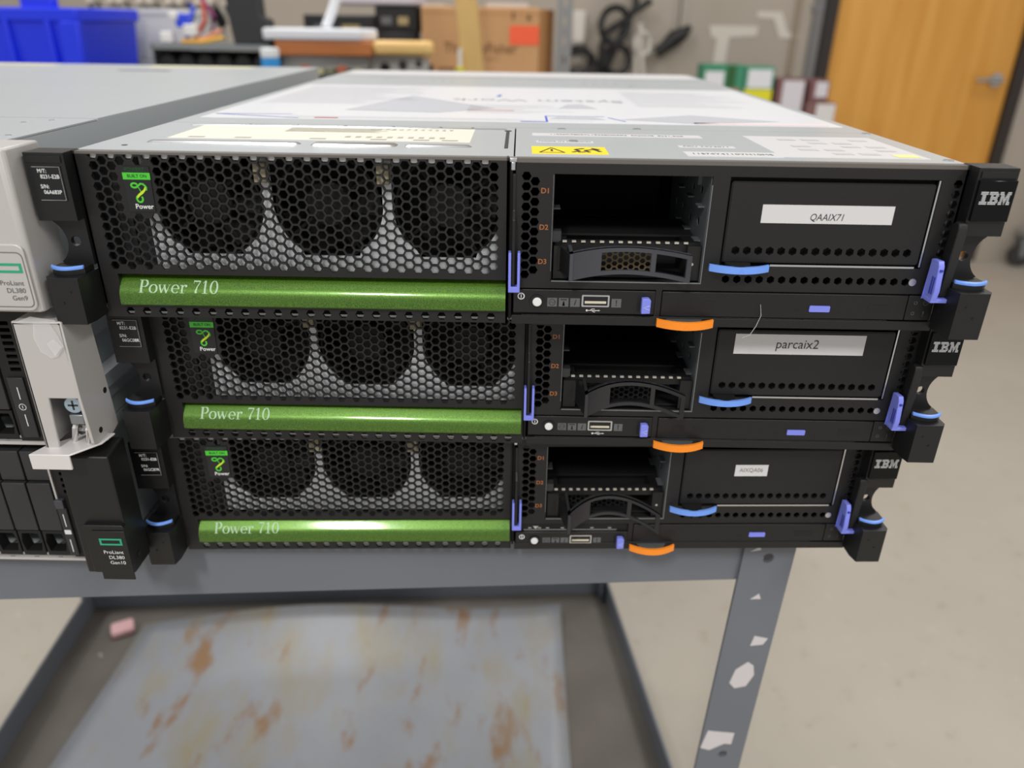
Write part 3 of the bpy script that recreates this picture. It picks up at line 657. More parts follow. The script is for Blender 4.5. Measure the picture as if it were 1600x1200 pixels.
# --- black drive carriers shared by the two lower servers
def carriers(E_, lo, hi, x1, n):
    for k in range(n):
        xa = x1 - 15.8 * (k + 1); xb = xa + 14.6
        c = part(E_, 'drive_carrier', M_DKGREY, B().box(xa, xb, LY - 2, LY + 30, lo + 24, hi - 28).box(xa, xb, LY, LY + 30, hi - 27, hi - 6), bev=.5)
        part(E_, 'carrier_latch', M_MATTE, B().plate([(xa, lo + 4), (xb, lo + 4), (xb, lo + 23), (xa, lo + 23)], [[(xa + 2.2, lo + 7), (xb - 2.2, lo + 7), (xb - .8, lo + 14), (xb - 2.2, lo + 21), (xa + 2.2, lo + 21), (xa + .8, lo + 14)]], LY - 1, 8), c)
        part(E_, 'carrier_mark', M_GREYINK, B().flat([(xa + 6, lo + 2.2), (xa + 9, lo + 2.2), (xa + 9, lo + 2.8), (xa + 6, lo + 2.8)], LY - 1.2), c)
    part(E_, 'bay_interior', M_VOID, B().box(LX0 + 2, LX1 - 2, LY + 30, LY + 32, lo + 2, hi - 1.5).box(LX0 + 2, x1 - 15.8 * n, LY + 2, LY + 30, lo + 2, hi - 1.5))

# --- middle: stripped silver ear with a sprung latch
h2 = left_server(LZ[1], LZ[2], 'middle server of the left-hand stack with a bare silver ear and open latch')
carriers(h2, LZ[1], LZ[2], -300, 3)
fp = part(h2, 'front_panel', M_MATTE, B().plate([(-300, LZ[1] + 2), (-266, LZ[1] + 2), (-266, LZ[2] - 1), (-300, LZ[2] - 1)], [rrect(-294.4, -288, -98.6 - 4.1 * k, -96.2 - 4.1 * k, .5, 2) for k in range(8)], LY - 1, 6))
part(h2, 'power_strip', M_DKGREY, B().box(-297.5, -288, LY - 2.4, LY - .8, -171, -131), fp, bev=.5)
part(h2, 'strip_markings', M_WHITE, B().ribbon([(-292.6, -137), (-292.6, -145)], .6, LY - 2.5).ribbon([(-292.6, -155), (-292.6, -163)], .6, LY - 2.5).ribbon(arc(-292.6, -150, 2, 2, 0, 360, 18), .4, LY - 2.5).ribbon([(-292.6, -149), (-292.6, -151)], .4, LY - 2.5), fp)
part(h2, 'silver_edge', M_SILVER, B().box(-420, -262, LY - 2, LY + 2, LZ[1] + .2, LZ[1] + 2.4).box(-420, -262, LY - .5, LY + 2, LZ[1] + 4, LZ[1] + 5.6))
e2 = part(h2, 'silver_ear', M_SILVER, B().plate([(-264, -161), (-257, -161), (-255.4, -128.8), (-239, -128.8), (-238.4, -84), (-264, -84)], [], -20, 2)
          .prism([(-20, -84), (6, -91), (10, -160), (-4, -164), (-18, -158), (-20, -128)], 'x', -239.6, -237.8)
          .box(-264, -262.4, -20, 8, -161, -85).box(-264, -238, -20, 8, -86, -84.4).box(-263, -239, 6, 8, -160, -86), bev=.5)
part(h2, 'ear_hole', M_MATTE, B().cyl((-9, -154), 1.8, 'x', -237.9, -237.6, 14).cyl((4, -135), 1.8, 'x', -237.9, -237.6, 14), e2)
part(h2, 'latch_well', mat('well_grey', (92, 91, 90), .5), B().box(-257, -240, -2, 0, -161, -128).box(-257, -240, -18, 0, -128.9, -128.2), e2)
sc = part(h2, 'latch_screw', mat('blue_zinc', (176, 198, 214), .3, metal=.7), B().cyl((-246.2, -135.4), 5.2, 'y', -15, -11, 20, 5.2).cyl((-246.2, -135.4), 2, 'y', -11, -2, 12), e2, bev=.6)
part(h2, 'screw_cross', M_DKGREY, B().box(-249, -243.4, -15.2, -14.9, -135.9, -134.9).box(-246.7, -245.7, -15.2, -14.9, -138.2, -132.6), e2)
part(h2, 'latch_spring_block', M_GALVD, B().box(-249.5, -241.5, -16, -4, -147, -141).box(-245, -240, -14, -4, -152, -148), e2, bev=.6)
part(h2, 'latch_arm', M_SILVER, B().tube([(-252.5, -12, -161), (-249, -14, -150), (-247.4, -10, -143)], 1.6, 6).tube([(-243.5, -14, -162), (-241, -16, -150), (-240, -12, -143)], 1.2, 6).tube([(-249, -10, -153), (-240, -10, -153)], 1.4, 6), e2)
part(h2, 'latch_foot', mat('white_metal', (222, 218, 218), .35, metal=.2), B().box(-270, -247.5, -28, -26.4, -169.6, -160).prism([(-270, -28), (-247.5, -28), (-236, -14), (-234, -2), (-250, -2), (-266, -18)], 'z', -161, -159.8), e2, bev=.5)
part(h2, 'torn_tape', mat('clear_tape', (236, 234, 236), .2, alpha=.35), B().face([(-252, -20.6, -84), (-244, -20.6, -83), (-241, -20.8, -90), (-238.5, -21.6, -97), (-243, -21.2, -103), (-247, -20.8, -104.5), (-252, -20.6, -101), (-254, -20.6, -93)]).face([(-247.5, -21, -96), (-243, -21.5, -93), (-239, -22.4, -97), (-244, -22, -102.5)]).face([(-262, -20.8, -84.5), (-252, -21.6, -80.5), (-240, -21, -82.5), (-239, -20.6, -85.6), (-250, -20.8, -86)]), e2)
part(h2, 'slide_rail', M_GALV, B().box(-262, -259, 20, 600, -160, -98).prism([(-259, -104), (-255, -106), (-255, -114), (-259, -116)], 'y', 20, 600).prism([(-259, -136), (-253, -139), (-253, -148), (-259, -151)], 'y', 20, 600))

# --- lowest: black ear
h3 = left_server(LZ[0], LZ[1], 'lowest server of the left-hand stack with a black ear and black drive carriers')
carriers(h3, LZ[0], LZ[1], -289.6, 4)
fp = part(h3, 'front_panel', M_MATTE, B().plate([(-288, LZ[0] + 3), (-262, LZ[0] + 3), (-262, LZ[1] - 2), (-288, LZ[1] - 2)], [rrect(-283.6, -277.6, -189.8 - 4.4 * k, -187.2 - 4.4 * k, .5, 2) for k in range(6)], LY - 1, 5).box(-287.5, -262, LY + 5, LY + 7, LZ[0] + 3, LZ[1] - 2))
part(h3, 'silver_edge', M_SILVER, B().box(-420, -262, LY - 2, LY + 2, LZ[0] + .4, LZ[0] + 2.2).box(-420, -290, LY - .5, LY + 2, LZ[0] + 3.6, LZ[0] + 5.2).box(-289.4, -288.2, LY - 2, LY, -220, LZ[1] - 3))
ls = part(h3, 'status_strip', M_DKGREY, B().box(-289.8, -284, LY - 3, LY - .8, -259, -222), fp, bev=.4)
part(h3, 'strip_markings', M_WHITE, B().ribbon([(-286.9, -226.5), (-286.9, -236)], .6, LY - 3.1).flat(rrect(-289, -284.8, -242, -238.6, .5), LY - 3.1).ribbon([(-286.9, -246), (-286.9, -256)], .6, LY - 3.1), fp)
part(h3, 'strip_clip', M_CHARC, B().box(-290, -284.4, LY - 4, LY, -222, -215.6), fp, bev=.4)
part(h3, 'strip_connector', mat('connector_edge', (160, 160, 158), .4), B().ribbon([(-278.6, -218.6), (-280, -218.6), (-280, -236), (-277.4, -236)], .5, LY - 1.2), fp)
e3 = part(h3, 'black_ear', M_BLACK2, B().prism([(-18, -167), (-2, -165), (3, -165), (3, -250), (-18, -250)], 'x', -262, -232.6).box(-262, -253, -6, 11, -250, -168), bev=1.0)
part(h3, 'ear_panel', M_BLACK2, B().prism(rrect(-256, -231.8, -247.4, -212.4, 1.6), 'y', -21, -17), e3, bev=.4)
part(h3, 'label_plate', M_BLACK2, B().box(-251, -231.4, -21.8, -21, -252, -216), e3, bev=.3)
part(h3, 'emblem', M_HPGREEN, B().plate([(-247.4, -226), (-234, -226), (-234, -221.2), (-247.4, -221.2)], [[(-246.2, -224.9), (-235.2, -224.9), (-235.2, -222.3), (-246.2, -222.3)]], -22, .2), e3)
b = B()
for n, t in enumerate(('ProLiant', 'DL380', 'Gen10')): put_text(b, t, 3.5, -234.6, -231.2 - 3.9 * n, -22, align='RIGHT')
part(h3, 'model_lettering', M_WHITE, b, e3)
part(h3, 'ear_screw', M_MATTE, B().cyl((-10, -241), 2, 'x', -232.8, -232.1, 14), e3)

# ------------------------------------------------------------------ cart
CP = mat('cart_grey_enamel', (100, 105, 114), .42, var=.7, vscale=5, c2=(112, 116, 124), bump=.25, bscale=60)
CW = mat('cart_worn_enamel', (96, 95, 94), .5, var=.6, vscale=9, c2=(112, 108, 103), bump=.2, bscale=90)
cart = empty('utility_cart', (0.205, 0.063, 0), 0.068); tag(cart, 'grey steel utility cart with worn paint under the servers', 'cart')
ct = TOPZ - 3 * UH / 1000 - 0.0005        # top of the cart deck
cw, cd_ = 0.905, 0.66
B(1).box(-cw, 0, .002, cd_, ct - .003, ct).obj('top_deck', CP, cart)
B(1).box(-cw + .001, -.0335, .001, .0035, ct - .0475, ct - .0005).obj('front_apron', CP, cart)
B(1).box(-cw + .001, -.001, cd_ - .004, cd_ - .001, ct - .0475, ct - .0005).obj('rear_apron', CP, cart)
for x in (-cw, -.003): B(1).box(x, x + .003, .002, cd_, ct - .0475, ct - .0005).obj('side_apron', CP, cart)
def leg(sx, sy, hole):
    b = B(1); w = .0385; z1 = ct - .001; z0 = 0.0
    fr = [(0, z0), (w, z0), (w, z1), (0, z1)]
    b.plate(fr, [disc(w * .5, z1 - .0250, .0042, 16), disc(w * .55, z1 - .232, .0038, 14), disc(w * .5, z1 - .6, .004, 14)], 0, .003)
    b.box(0 if sx < 0 else w - .003, .003 if sx < 0 else w, .003, w, z0, z1)
    if sy > 0: b.v = [(x, -y, z) for x, y, z in b.v]
    return b
for sx, sy in ((1, -1), (-1, -1), (1, 1), (-1, 1)):
    ob = leg(sx, sy, 1)
    ob.v = [(x - (.0365 if sx > 0 else cw + .0015) - (.030 * (ct - z) / ct if sx > 0 and sy < 0 else 0), y + (-.0022 if sy < 0 else cd_ + .002), z) for x, y, z in ob.v]
    ob.obj('leg', CP, cart)
# bare patches where the paint has chipped off the near right leg
def chip(x, z, pts): 
    return B(1).prism([(x + a, z + c) for a, c in pts], 'y', -.0026, -.0021)
lp = mat('chipped_primer', (205, 200, 202), .6)
for (x, z, p) in ((-.019, ct - .142, [(-.011, -.008), (-.006, -.014), (.003, -.012), (.008, 0), (.006, .010), (.001, .014), (-.008, .006)]), (-.0285, ct - .212, [(-.016, -.012), (-.008, -.015), (.004, -.008), (.010, -.009), (.011, .004), (-.012, .008)]), (-.013, ct - .107, [(-.006, -.004), (.004, -.003), (.007, .003), (-.004, .006)]), (-.022, ct - .062, [(-.004, -.002), (.004, -.002), (.002, .003)]), (-.029, ct - .018, [(-.004, -.0015), (.004, 0), (.003, .003)]), (-.012, ct - .015, [(-.006, -.0015), (.005, -.001), (.002, .001)])):
    chip(x, z, p).obj('paint_chip', lp, cart)
# lower tray, a little twisted against the top
sz = TOPZ - 0.89
TR = [(-0.742, 0.652), (0.172, 0.715), (0.225, 0.30), (0.238, 0.06), (-0.690, -0.005)]
tray = B(1).prism(TR, 'z', sz - .003, sz).obj('lower_shelf', mat('shelf_grime', (84, 79, 73), .55, var=.9, vscale=12, c2=(110, 104, 98), bump=.2, bscale=70)); 
tray.parent = cart; tray.matrix_parent_inverse = cart.matrix_basis.inverted()
def lip(p, q, h=.042, t=.004, curl=0.0):
    d = Vector((q[0] - p[0], q[1] - p[1])).normalized(); n = Vector((-d.y, d.x)) * t
    o = B(1).add([(p[0], p[1], sz - .003), (q[0], q[1], sz - .003), (q[0] + n.x, q[1] + n.y, sz - .003), (p[0] + n.x, p[1] + n.y, sz - .003),
                  (p[0], p[1], sz + h), (q[0], q[1], sz + h + curl), (q[0] + n.x, q[1] + n.y, sz + h + curl), (p[0] + n.x, p[1] + n.y, sz + h)],
                 [(0, 1, 2, 3), (4, 5, 6, 7), (0, 1, 5, 4), (2, 3, 7, 6), (0, 3, 7, 4), (1, 2, 6, 5)]).obj('shelf_lip', CP, None, bev=.0012)
    o.parent = cart; o.matrix_parent_inverse = cart.matrix_basis.inverted(); return o
lip(TR[1], TR[0]); lip(TR[2], TR[1]); lip(TR[3], TR[2]); lip(TR[0], TR[4]); lip(TR[4], TR[3])

# loose sheet on the lower shelf
def rust_material():
    m = bpy.data.materials.new('rusty_zinc_sheet'); m.use_nodes = True; nt = m.node_tree; b = nt.nodes['Principled BSDF']
    b.inputs['Roughness'].default_value = .42; b.inputs['Metallic'].default_value = .15
    tc = nt.nodes.new('ShaderNodeTexCoord')
    def noise(scale, st, det=6, rough=.6, loc=(0, 0, 0)):
        mp = nt.nodes.new('ShaderNodeMapping'); mp.inputs['Scale'].default_value = st; mp.inputs['Location'].default_value = loc; mp.inputs['Rotation'].default_value = (0, 0, .12)
        n = nt.nodes.new('ShaderNodeTexNoise'); n.inputs['Scale'].default_value = scale; n.inputs['Detail'].default_value = det; n.inputs['Roughness'].default_value = rough
        nt.links.new(tc.outputs['Object'], mp.inputs[0]); nt.links.new(mp.outputs[0], n.inputs['Vector']); return n.outputs[0]
    def ramp(src, a, c):
        r = nt.nodes.new('ShaderNodeValToRGB'); r.color_ramp.elements[0].position = a; r.color_ramp.elements[1].position = c; nt.links.new(src, r.inputs[0]); return r
    base = ramp(noise(3, (1, 1, 1)), .35, .7); base.color_ramp.elements[0].color = (*lin((140, 143, 150)), 1); base.color_ramp.elements[1].color = (*lin((154, 157, 163)), 1)
    tan = ramp(noise(9, (2.2, .8, 1)), .48, .75); rust = ramp(noise(11, (2.0, .8, 1), 5, .6, (3, 1, 0)), .56, .68)
    mask = ramp(noise(2.2, (1, 1, 1), 2, .5, (7, 2, 0)), .36, .56)
    mx = nt.nodes.new('ShaderNodeMix'); mx.data_type = 'RGBA'; nt.links.new(tan.outputs[0], mx.inputs[0]); nt.links.new(base.outputs[0], mx.inputs[6]); mx.inputs[7].default_value = (*lin((150, 140, 112)), 1)
    mu = nt.nodes.new('ShaderNodeMath'); mu.operation = 'MULTIPLY'; nt.links.new(rust.outputs[0], mu.inputs[0]); nt.links.new(mask.outputs[0], mu.inputs[1])
    m2 = nt.nodes.new('ShaderNodeMix'); m2.data_type = 'RGBA'; nt.links.new(mu.outputs[0], m2.inputs[0]); nt.links.new(mx.outputs[2], m2.inputs[6]); m2.inputs[7].default_value = (*lin((140, 108, 76)), 1)
    nt.links.new(m2.outputs[2], b.inputs['Base Color'])
    return m
def loose_sheet():
    n, mrows = 24, 20; b = B(1); rows = []
    for j in range(mrows + 1):
        v = j / mrows; r = []
        for i in range(n + 1):
            u = i / n
            xl = -.655 + .03 * v; xr = .088
            x = xr + (xl - xr) * (1 - u) if 0 else xl + (xr - xl) * u
            yb = .596 + .075 * u + .010 * sin(5 * u); yf = .02 + .04 * u
            y = yf + (yb - yf) * v
            lift = .004 + .022 * max(0, v - .8) / .2 * (.35 + .65 * (.5 + .5 * sin(7 * u - 1.2))) * (v > .8)
            r.append((x, y, sz + lift))
        rows.append(r)
    vs = [p for r in rows for p in r]; w = n + 1
    b.add(vs, [(j * w + i, j * w + i + 1, (j + 1) * w + i + 1, (j + 1) * w + i) for j in range(mrows) for i in range(n)])
    o = b.obj('metal_sheet', rust_material(), None); so = o.modifiers.new('thickness', 'SOLIDIFY'); so.thickness = .0022; so.offset = 1
    return o
tag(loose_sheet(), 'thin grey rust-stained sheet lying on the lower shelf of the cart', 'metal sheet')
er = B(1).prism(rrect(-.018, .018, -.015, .015, .005), 'z', 0, .012).obj('eraser', mat('pink_rubber', (226, 184, 186), .6, var=.6, vscale=40, c2=(214, 166, 170)), None, bev=.003, loc=(-.662, .592, sz + .0005), rot=(0, 0, .5)); tag(er, 'small pink eraser in the back left corner of the lower shelf', 'eraser')
for n, (x, y, s_, lb) in enumerate(((-.275, .548, .007, 'small metal scrap on the middle of the rusty sheet'), (-.672, .535, .006, 'pale crumb of debris beside the pink eraser'))):
    b = B(1); random.seed(n); b.add([(s_ * random.uniform(-1, 1), s_ * random.uniform(-1, 1), random.uniform(0, .5) * s_) for _ in range(10)], [])
    hb = bmesh.new(); [hb.verts.new(v) for v in b.v]; bmesh.ops.convex_hull(hb, input=hb.verts); me = bpy.data.meshes.new('metal_scrap'); hb.to_mesh(me); hb.free(); me.materials.append(mat('scrap_grey', (150, 150, 146), .6))
    o = bpy.data.objects.new('metal_scrap', me); COL.objects.link(o); o.location = (x, y, sz + (.0068 if n == 0 else .0005)); tag(o, lb, 'scrap')
# ------------------------------------------------------------------ room
WY = 3.62
fl = B(1).box(-4.0, 5.0, -2.0, WY, -.05, 0).obj('floor', None or mat('concrete', (166, 159, 147), .55, var=.75, vscale=2.6, c2=(180, 173, 162), bump=.1, bscale=25)); struct(fl)
nt = MATS['concrete'].node_tree; bs = nt.nodes['Principled BSDF']      # pale flecks and dark pits in the concrete
tc = nt.nodes.new('ShaderNodeTexCoord'); vo = nt.nodes.new('ShaderNodeTexNoise'); vo.inputs['Scale'].default_value = 21; vo.inputs['Detail'].default_value = 3; vo.inputs['Roughness'].default_value = .7
nt.links.new(tc.outputs['Object'], vo.inputs['Vector'])
rp = nt.nodes.new('ShaderNodeValToRGB'); e0, e1 = rp.color_ramp.elements; e0.position = .28; e0.color = (*lin((226, 220, 212)), 1); e1.position = .40; e1.color = (*lin((255, 255, 255)), 1)
e2 = rp.color_ramp.elements.new(.66); e2.color = (1, 1, 1, 1); e3_ = rp.color_ramp.elements.new(.74); e3_.color = (1.35, 1.33, 1.3, 1)
nt.links.new(vo.outputs[0], rp.inputs[0]); mx = nt.nodes.new('ShaderNodeMix'); mx.data_type = 'RGBA'; mx.blend_type = 'MULTIPLY'; mx.inputs[0].default_value = .55
src = bs.inputs['Base Color'].links[0].from_socket; nt.links.new(src, mx.inputs[6]); nt.links.new(rp.outputs[0], mx.inputs[7]); nt.links.new(mx.outputs[2], bs.inputs['Base Color'])
M_WALL = mat('painted_wall', (172, 161, 148), .7, var=.6, vscale=3, c2=(180, 170, 158), bump=.1, bscale=60)
DX0, DX1 = 1.50, 2.40; DH = 2.05
b = B(1).plate([(-4, 0), (DX0 - .06, 0), (DX0 - .06, DH + .05), (DX1 + .06, DH + .05), (DX1 + .06, 0), (5, 0), (5, 2.9), (-4, 2.9)], [], WY, .12)
struct(b.obj('wall_back', M_WALL))
def wood_material():
    m = bpy.data.materials.new('honey_wood_veneer'); m.use_nodes = True; nt = m.node_tree; b = nt.nodes['Principled BSDF']; b.inputs['Roughness'].default_value = .38
    tc = nt.nodes.new('ShaderNodeTexCoord'); mp = nt.nodes.new('ShaderNodeMapping'); mp.inputs['Scale'].default_value = (9, 1, .7)
    n = nt.nodes.new('ShaderNodeTexNoise'); n.inputs['Scale'].default_value = 1.6; n.inputs['Detail'].default_value = 7
    r = nt.nodes.new('ShaderNodeValToRGB'); r.color_ramp.elements[0].position = .3; r.color_ramp.elements[1].position = .75
    r.color_ramp.elements[0].color = (*lin((214, 148, 56)), 1); r.color_ramp.elements[1].color = (*lin((232, 174, 86)), 1)
    nt.links.new(tc.outputs['Object'], mp.inputs[0]); nt.links.new(mp.outputs[0], n.inputs['Vector']); nt.links.new(n.outputs[0], r.inputs[0]); nt.links.new(r.outputs[0], b.inputs['Base Color'])
    return m
dr = B(1).box(DX0, DX1, WY + .01, WY + .055, .012, DH).obj('door_1', wood_material(), None, bev=.002); struct(dr)
hz = TOPZ - .165; hx = DX1 - .075
hd = B(1).cyl((hx, hz), .031, 'y', WY - .006, WY + .012, 22).tube([(hx, WY - .004, hz), (hx, WY - .05, hz), (hx - .02, WY - .06, hz), (hx - .07, WY - .06, hz + .002), (hx - .125, WY - .055, hz)], [.012, .012, .012, .011, .009], 10).obj('door_handle', mat('satin_chrome', (190, 190, 190), .3, metal=1), dr); hd['label'] = 'satin chrome lever handle'
B(1).box(hx - .22, hx - .04, WY + .004, WY + .0102, hz + .62, hz + .70).obj('door_plate', mat('brown_plate', (122, 92, 58), .4), dr)
M_FRAME = mat('dark_bronze_frame', (48, 40, 36), .45)
fr = B(1).box(DX0 - .06, DX0 - .004, WY - .015, WY + .13, 0, DH + .05).box(DX1 + .004, DX1 + .06, WY - .015, WY + .13, 0, DH + .05).box(DX0 - .06, DX1 + .06, WY - .015, WY + .13, DH + .004, DH + .05).obj('trim_1', M_FRAME); struct(fr)
struct(B(1).box(DX0 - .12, DX0 - .062, WY - .02, WY - .001, 0, DH + .1).obj('trim_2', mat('grey_trim', (142, 138, 138), .5)))
struct(B(1).box(DX0 - .075, DX0 - .062, WY - .03, WY - .02, 0, DH + .1).obj('trim_3', mat('black_gasket', (30, 28, 28), .6)))

# pale plaster patches on the wall
PL = mat('pale_plaster', (214, 207, 196), .7)
def patch(poly, lb): 
    o = B(1).prism(poly, 'y', WY - .004, WY - .0005).obj('plaster_patch', PL); return tag(o, lb, 'plaster patch', 'plaster patches on the wall')
Z = lambda z: TOPZ + z
patch([(.90, Z(.055)), (1.13, Z(.055)), (1.13, Z(.012)), (1.0, Z(.005)), (.99, Z(-.20)), (.935, Z(-.20)), (.94, Z(.002)), (.915, Z(.002))], 'T-shaped pale plaster patch on the wall above the green carton')
patch([(1.12, Z(.118)), (1.235, Z(.118)), (1.275, Z(.03)), (1.33, Z(.025)), (1.33, Z(.005)), (1.24, Z(.005)), (1.20, Z(.088)), (1.12, Z(.092))], 'zigzag pale plaster patch beside the wall conduit')
# conduit
cdt = empty('wall_conduit', (1.395, WY - .02, 0)); tag(cdt, 'thin grey vertical conduit pipe on the wall beside the door', 'pipe')
B(1).tube([(0, 0, 0), (0, 0, 2.6)], .013, 10).obj('pipe', mat('conduit_grey', (128, 128, 128), .45, metal=.3), cdt)
for z in (.5, 1.2, 2.0): B(1).box(-.024, .024, -.004, .02, z, z + .02).obj('pipe_strap', M_GALVD, cdt)
st = B(1).box(1.296, 1.322, WY - .012, WY - .0005, Z(-.16), 2.3).obj('wall_strip', mat('tan_strip', (150, 136, 118), .6), None, bev=.002); tag(st, 'tan vertical strip on the wall left of the conduit', 'strip')

# ------------------------------------------------------------------ side table with cartons by the wall
SZ = .68
tb = empty('side_table', (1.05, 3.38, 0)); tag(tb, 'plain grey table against the wall under the cartons', 'table')
B(1).box(-.42, .32, -.22, .20, SZ - .03, SZ).obj('table_top', mat('table_grey', (150, 146, 140), .5), tb, bev=.004)
for x in (-.40, .28):
    for y in (-.20, .16): B(1).box(x, x + .03, y, y + .03, 0, SZ - .03).obj('leg', M_GALVD, tb)
def carton(name, x0, x1, y0, y1, z0, z1, c, lb, panels, cat='box', grp='cartons on the side table'):
    E_ = empty(name, ((x0 + x1) / 2, (y0 + y1) / 2, z0)); tag(E_, lb, cat, grp)
    cx, cy = E_.location.x, E_.location.y
    B(1).box(x0 - cx, x1 - cx, y0 - cy, y1 - cy, 0, z1 - z0).obj('carton_body', mat('card_%d_%d_%d' % c, c, .6), E_, bev=.003)
    for (a0, a1, b0, b1, pc) in panels: B(1).box(a0 - cx, a1 - cx, y0 - cy - .0012, y0 - cy, b0 - z0, b1 - z0).obj('printed_panel', mat('print_%d_%d_%d' % pc, pc, .5), E_)
    return E_
carton('green_carton', .80, .985, 3.2, 3.32, SZ, Z(-.098), (62, 140, 108), 'green and white carton beside the yellow-marked one', [(.812, .895, Z(-.19), Z(-.125), (226, 226, 230)), (.905, .945, Z(-.19), Z(-.10), (40, 92, 44)), (.80, .965, Z(-.30), Z(-.195), (214, 86, 78)), (.84, .95, Z(-.30), Z(-.215), (232, 226, 226))])
carton('green_carton', .99, 1.115, 3.2, 3.32, SZ, Z(-.103), (78, 150, 120), 'green carton with a yellow band at its foot', [(1.0, 1.105, Z(-.19), Z(-.115), (226, 227, 232)), (.99, 1.113, Z(-.34), Z(-.195), (228, 220, 40))])
for (x0, x1, z0, zt, lb) in ((1.135, 1.26, SZ, Z(-.152), 'tall maroon carton with a white label next to the green cartons'), (1.28, 1.365, SZ + .146, Z(-.155), 'small maroon carton on top of another maroon carton')):
    carton('maroon_carton', x0, x1, 3.2, 3.34, z0, zt, (128, 88, 88), lb, [(x0 + .025, x1 - .008, z0 + .02, zt - .006, (216, 212, 218))])
carton('maroon_carton', 1.27, 1.40, 3.18, 3.34, SZ, SZ + .145, (128, 92, 90), 'lower maroon carton under the small one beside the door', [(1.315, 1.397, SZ + .02, SZ + .14, (222, 218, 218))])

# ------------------------------------------------------------------ cables hanging on the wall
CB = mat('black_cable', (26, 25, 26), .5)
def wob(pts): return pts
def hank(name, lb, x, segs, m, r, cat='cable'):
    E_ = empty(name, (x, WY - .05, Z(-.15))); tag(E_, lb, cat, 'cables hanging on the back wall')
    for nm, pts in segs: B(1).tube([(px - x, py, Z(pz) - E_.location.z) for px, py, pz in pts], r, 7).obj(nm, m, E_)
    return E_
def loopc(cx, cz, rx, rz, y, a0=0, a1=360, n=20): return [(cx + rx * cos(radians(a0 + (a1 - a0) * k / n)), y + .01 * sin(k), cz + rz * sin(radians(a0 + (a1 - a0) * k / n))) for k in range(n + 1)]
hank('cable_hank', 'thick black cable hank looped on the wall beside the shelf post', .42, [('cable', [(.55, -.0, .5), (.545, 0, .28), (.53, -.02, .13), (.47, -.02, .0), (.42, -.02, -.12), (.40, -.02, -.2)]), ('cable', loopc(.44, .05, .065, .075, -.03)), ('cable', [(.50, -.03, .08), (.40, -.04, .02), (.385, -.04, -.04), (.38, -.03, -.16)]), ('cable', loopc(.46, -.10, .06, .06, -.03)), ('plug', [(.53, -.03, .11), (.565, -.03, .135), (.60, -.03, .155)])], CB, .016)
hank('cable_hank', 'coiled black cable low on the wall beside the shelf post', .27, [('cable', loopc(.275, -.10, .06, .055, -.03)), ('cable', loopc(.285, -.115, .07, .05, -.05)), ('cable', [(.22, -.04, -.16), (.30, -.03, -.17), (.36, -.03, -.15)])], CB, .013)
hank('cable_plug', 'black plug hanging from a thin cord on the wall', .72, [('cord', [(.745, 0, .6), (.745, 0, .1), (.74, -.01, .04)])], CB, .004)
pl = hank('power_adapter', 'chunky black power adapter hanging at an angle on the wall', .70, [], CB, .01)
B(1).tube([(-.05, 0, Z(-.065) - pl.location.z), (-.02, 0, Z(-.045) - pl.location.z), (.03, 0, Z(0) - pl.location.z), (.07, 0, Z(.02) - pl.location.z), (.10, 0, Z(.05) - pl.location.z)], [.028, .026, .038, .03, .012], 10).obj('adapter_body', CB, pl)
hank('white_cable', 'white cable bundle hanging on the wall below the black hank', .56, [('cable', [(.56, -.02, .06), (.57, -.03, -.03), (.58, -.03, -.12), (.60, -.02, -.2)]), ('cable', loopc(.575, -.03, .035, .05, -.03)), ('cable', [(.545, -.02, .0), (.55, -.02, -.1), (.56, -.02, -.2)])], mat('white_cable', (206, 200, 192), .5), .011)
sw = empty('power_strip', (.275, WY - .03, Z(-.02))); tag(sw, 'white power strip mounted upright on the wall beside the shelf post', 'power strip')
B(1).box(-.03, .03, -.02, .029, -.01, .13).obj('strip_body', mat('white_plastic', (214, 208, 200), .45), sw, bev=.01); B(1).box(-.026, .024, -.02, .029, -.10, -.012).obj('strip_base', mat('white_plastic', (214, 208, 200), .45), sw, bev=.008)
carton('cream_box', .60, .74, 3.28, 3.4, SZ + .02, Z(-.165), (222, 208, 164), 'small cream box at the foot of the wall under the cables', [], grp=None) if 0 else None

# ------------------------------------------------------------------ long workbench behind the cart
BZ = TOPZ - .165
wb = empty('workbench', (-.8, 1.75, 0)); tag(wb, 'long grey workbench crowded with parts behind the servers', 'workbench')
B(1).box(-1.1, .89, -.45, .55, BZ - .04, BZ).obj('bench_top', mat('bench_grey', (120, 120, 122), .5), wb, bev=.004)
for x in (-1.08, .83):
    for y in (-.43, .49): B(1).box(x, x + .05, y, y + .05, 0, BZ - .04).obj('leg', M_GALVD, wb)
# steel shelf post
sp = empty('shelf_post', (.125, 2.02, 0)); tag(sp, 'perforated galvanised shelf post standing right of the cardboard box', 'post')
B(1).plate([(-.022, 0), (.022, 0), (.022, 2.3), (-.022, 2.3)], [rrect(-.005, .005, .82 + .05 * k, .842 + .05 * k, .003, 2) for k in range(16)], 0, .003).box(.019, .022, .003, .04, 0, 2.3).obj('upright', mat('post_zinc', (150, 150, 150), .4, metal=.5), sp)
